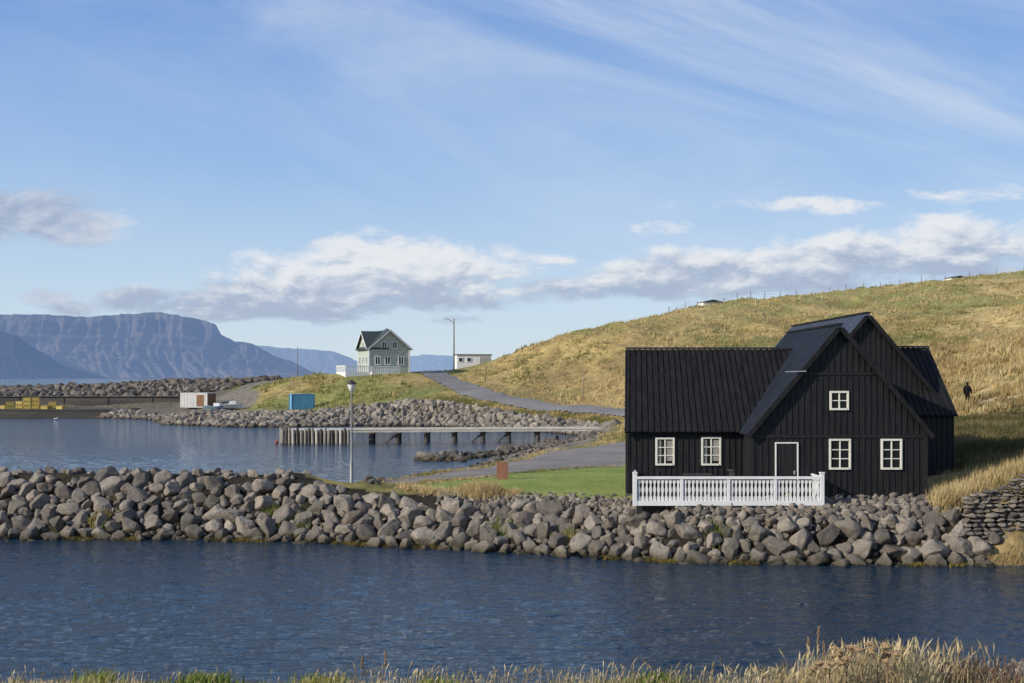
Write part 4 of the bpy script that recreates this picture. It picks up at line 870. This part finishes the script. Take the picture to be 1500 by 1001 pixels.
def blades(x,y,z,hh_,w_,colr,bend=.5,ws_=(1,.8,.5,0)):
    M=len(x); a=rng.uniform(-.9,.9,M); la=rng.normal(.4,1.3,M); ln=hh_*bend*rng.uniform(.1,1,M); V=[]
    ts=[0,.4,.75,1.0] if ws_[0]==1 else [0,.72,.88,1.0]
    for t,ww in zip(ts,ws_):
        cx_=x+np.cos(la)*ln*t**2; cy_=y+np.sin(la)*ln*t**2; cz=z-.03+hh_*(t-.15*t*t)
        ox=np.cos(a)*w_/2*ww; oy=np.sin(a)*w_/2*ww
        V.append(np.stack([cx_-ox,cy_-oy,cz],1)); 
        if ww>0: V.append(np.stack([cx_+ox,cy_+oy,cz],1))
    V=np.stack(V,1); b0=(np.arange(M)*7)[:,None]; T=np.array([(0,1,3),(0,3,2),(2,3,5),(2,5,4),(4,5,6)]); Fc=(b0[:,None,:]+T[None]).reshape(-1,3)
    return V.reshape(-1,3),Fc,np.repeat(colr,7,0)
Vs=[];Fs=[];Cs=[];off_=0
def addb(p_,D_,h0,h1_,w_,pal,bend=.5,ws_=(1,.8,.5,0)):
    global off_
    x=(p_-750)*D_/F; z=nb(x,D_); M=len(x); V,Fc,Cc=blades(x,D_,z,rng.uniform(h0,h1_,M),np.full(M,w_),cols(x,D_,pal,.8)*rng.uniform(.5,1.25,(M,1)),bend,ws_); Vs.append(V);Fs.append(Fc+off_);Cs.append(Cc);off_+=len(V)
DRY=[(.60,.48,.27),(.50,.38,.18),(.66,.56,.34),(.34,.24,.11)]; GRN=[(.2,.23,.06),(.28,.28,.10),(.15,.19,.05)]
SEED=(.55,.6,2.4,0)
N=18000; addb(rng.uniform(-60,1560,N),rng.uniform(11,14.2,N),.04,.12,.013,GRN+DRY[:3])
N=3600; p_=rng.uniform(-60,1560,N); s_=fbm(p_/60,0*p_,3,61); p_=p_[s_>.48]; addb(p_,rng.uniform(11.5,13.6,len(p_)),.10,.22,.008,DRY,.7)
p_=rng.uniform(-40,1540,350); addb(p_,rng.uniform(11.8,13.4,len(p_)),.12,.28,.006,DRY,.45,SEED)
p_=rng.uniform(480,1180,420); addb(p_,rng.uniform(11.8,13.4,len(p_)),.14,.36,.006,DRY,.5,SEED)
p_=rng.normal(1290,60,1500); addb(p_,rng.uniform(11.6,13.2,len(p_)),.25,.5,.009,[(.70,.58,.34),(.62,.48,.25),(.74,.64,.42),(.42,.30,.15)],.6)
p_=rng.normal(1295,60,420); addb(p_,rng.uniform(11.6,13.2,len(p_)),.35,.64,.007,DRY,.4,SEED)
p_=rng.normal(1180,60,400); addb(p_,rng.uniform(11.6,13.2,len(p_)),.18,.38,.008,DRY,.55,SEED)
p_=rng.uniform(1380,1530,600); addb(p_,rng.uniform(11.6,13.2,len(p_)),.15,.38,.007,[(.17,.09,.06),(.25,.16,.11),(.55,.5,.42)],.5,SEED)
for cpx,nn_ in ((300,500),(140,150),(470,160),(640,120),(960,160)):
    p_=rng.normal(cpx,18,nn_); addb(p_,rng.uniform(11.9,13.2,len(p_)),.10,.24,.020,[(.14,.2,.03),(.30,.30,.06),(.2,.26,.05)],.7)
o=fast('foreground_grass',np.vstack(Vs),np.vstack(Fs),GM,False,np.vstack(Cs)); tag(o,'tall dry and green grass blades along the foreground bank','grass',kind='stuff')
UM=pm('dried_umbel',(.42,.29,.16),(.30,.20,.10),20,.9); ST=pm('dried_stem',(.28,.19,.11),(.18,.12,.08),20,.9)
def umbel(px,D,py,label,nh):
    x=(px-750)*D/F; z=float(nb(np.array([x]),np.array([D]))[0]); ht=W(px,py,D)[2]-z; r=empty('dried_plant',(x,D,z),0,label,'plant','dried umbel plants on the foreground bank')
    mb=MB(); mb.tube((0,0,-.03),(0,0,ht*.6),.008,.006,6)
    for k in range(nh):
        a=random.uniform(0,6.28); q=Vector((math.cos(a)*.11,math.sin(a)*.07,ht*random.uniform(.8,1.0))); mb.tube((0,0,ht*.55),q,.005,.003,5); hd_=MB()
        hd_.lathe([(.004,-.02),(.02,-.005),(.035,.004),(.03,.014),(.004,.018)],q,8)
        for j in range(16):
            b_=random.uniform(0,6.28); rr=random.uniform(0,.05); t=q+Vector((math.cos(b_)*rr,math.sin(b_)*rr,.02-rr*rr*6)); hd_.lathe([(.003,-.01),(.012,0),(.003,.01)],t,5)
        hd_.build('seed_head',UM,r)
    mb.build('stem',ST,r)
for i,(px,D,py,nh) in enumerate([(1215,11.5,962,4),(1240,11.6,950,5),(1262,11.5,944,6),(1285,11.6,946,5),(1205,11.4,972,4),(1300,11.5,956,4)]):
    umbel(px,D,py,['short brown umbel plant left of the clump','brown umbel plant, second from left in the clump','tallest brown umbel plant in the foreground clump','brown umbel plant right of the tallest one','lowest brown umbel plant at the left foot of the clump','rightmost brown umbel plant in the clump'][i],nh)
for i,(px,py) in enumerate([(1182,934),(1196,918),(1204,940),(562,955),(528,962)]):
    x=(px-750)*12.7/F; z=float(nb(np.array([x]),np.array([12.7]))[0]); ht=W(px,py,12.7)[2]-z; r=empty('seed_stalk',(x,12.7,z),0,'thin dark seed stalk, %s among the foreground grass'%['left of the tallest stalk on the right','tallest of all','right of the tallest stalk','right one of the middle pair','left one of the middle pair'][i],'plant')
    mb=MB(); mb.tube((0,0,-.03),(.02,0,ht),.004,.002,5); mb.build('stem',ST,r); hd_=MB()
    for k in range(26): t=Vector((.02+random.uniform(-.012,.012),random.uniform(-.012,.012),ht*(.6+.4*k/25))); hd_.lathe([(.002,-.016),(.007,0),(.001,.016)],t,4)
    hd_.build('seed_head',ST,r)
print('TERR',len(CP),len(R),len(R1),len(R2))
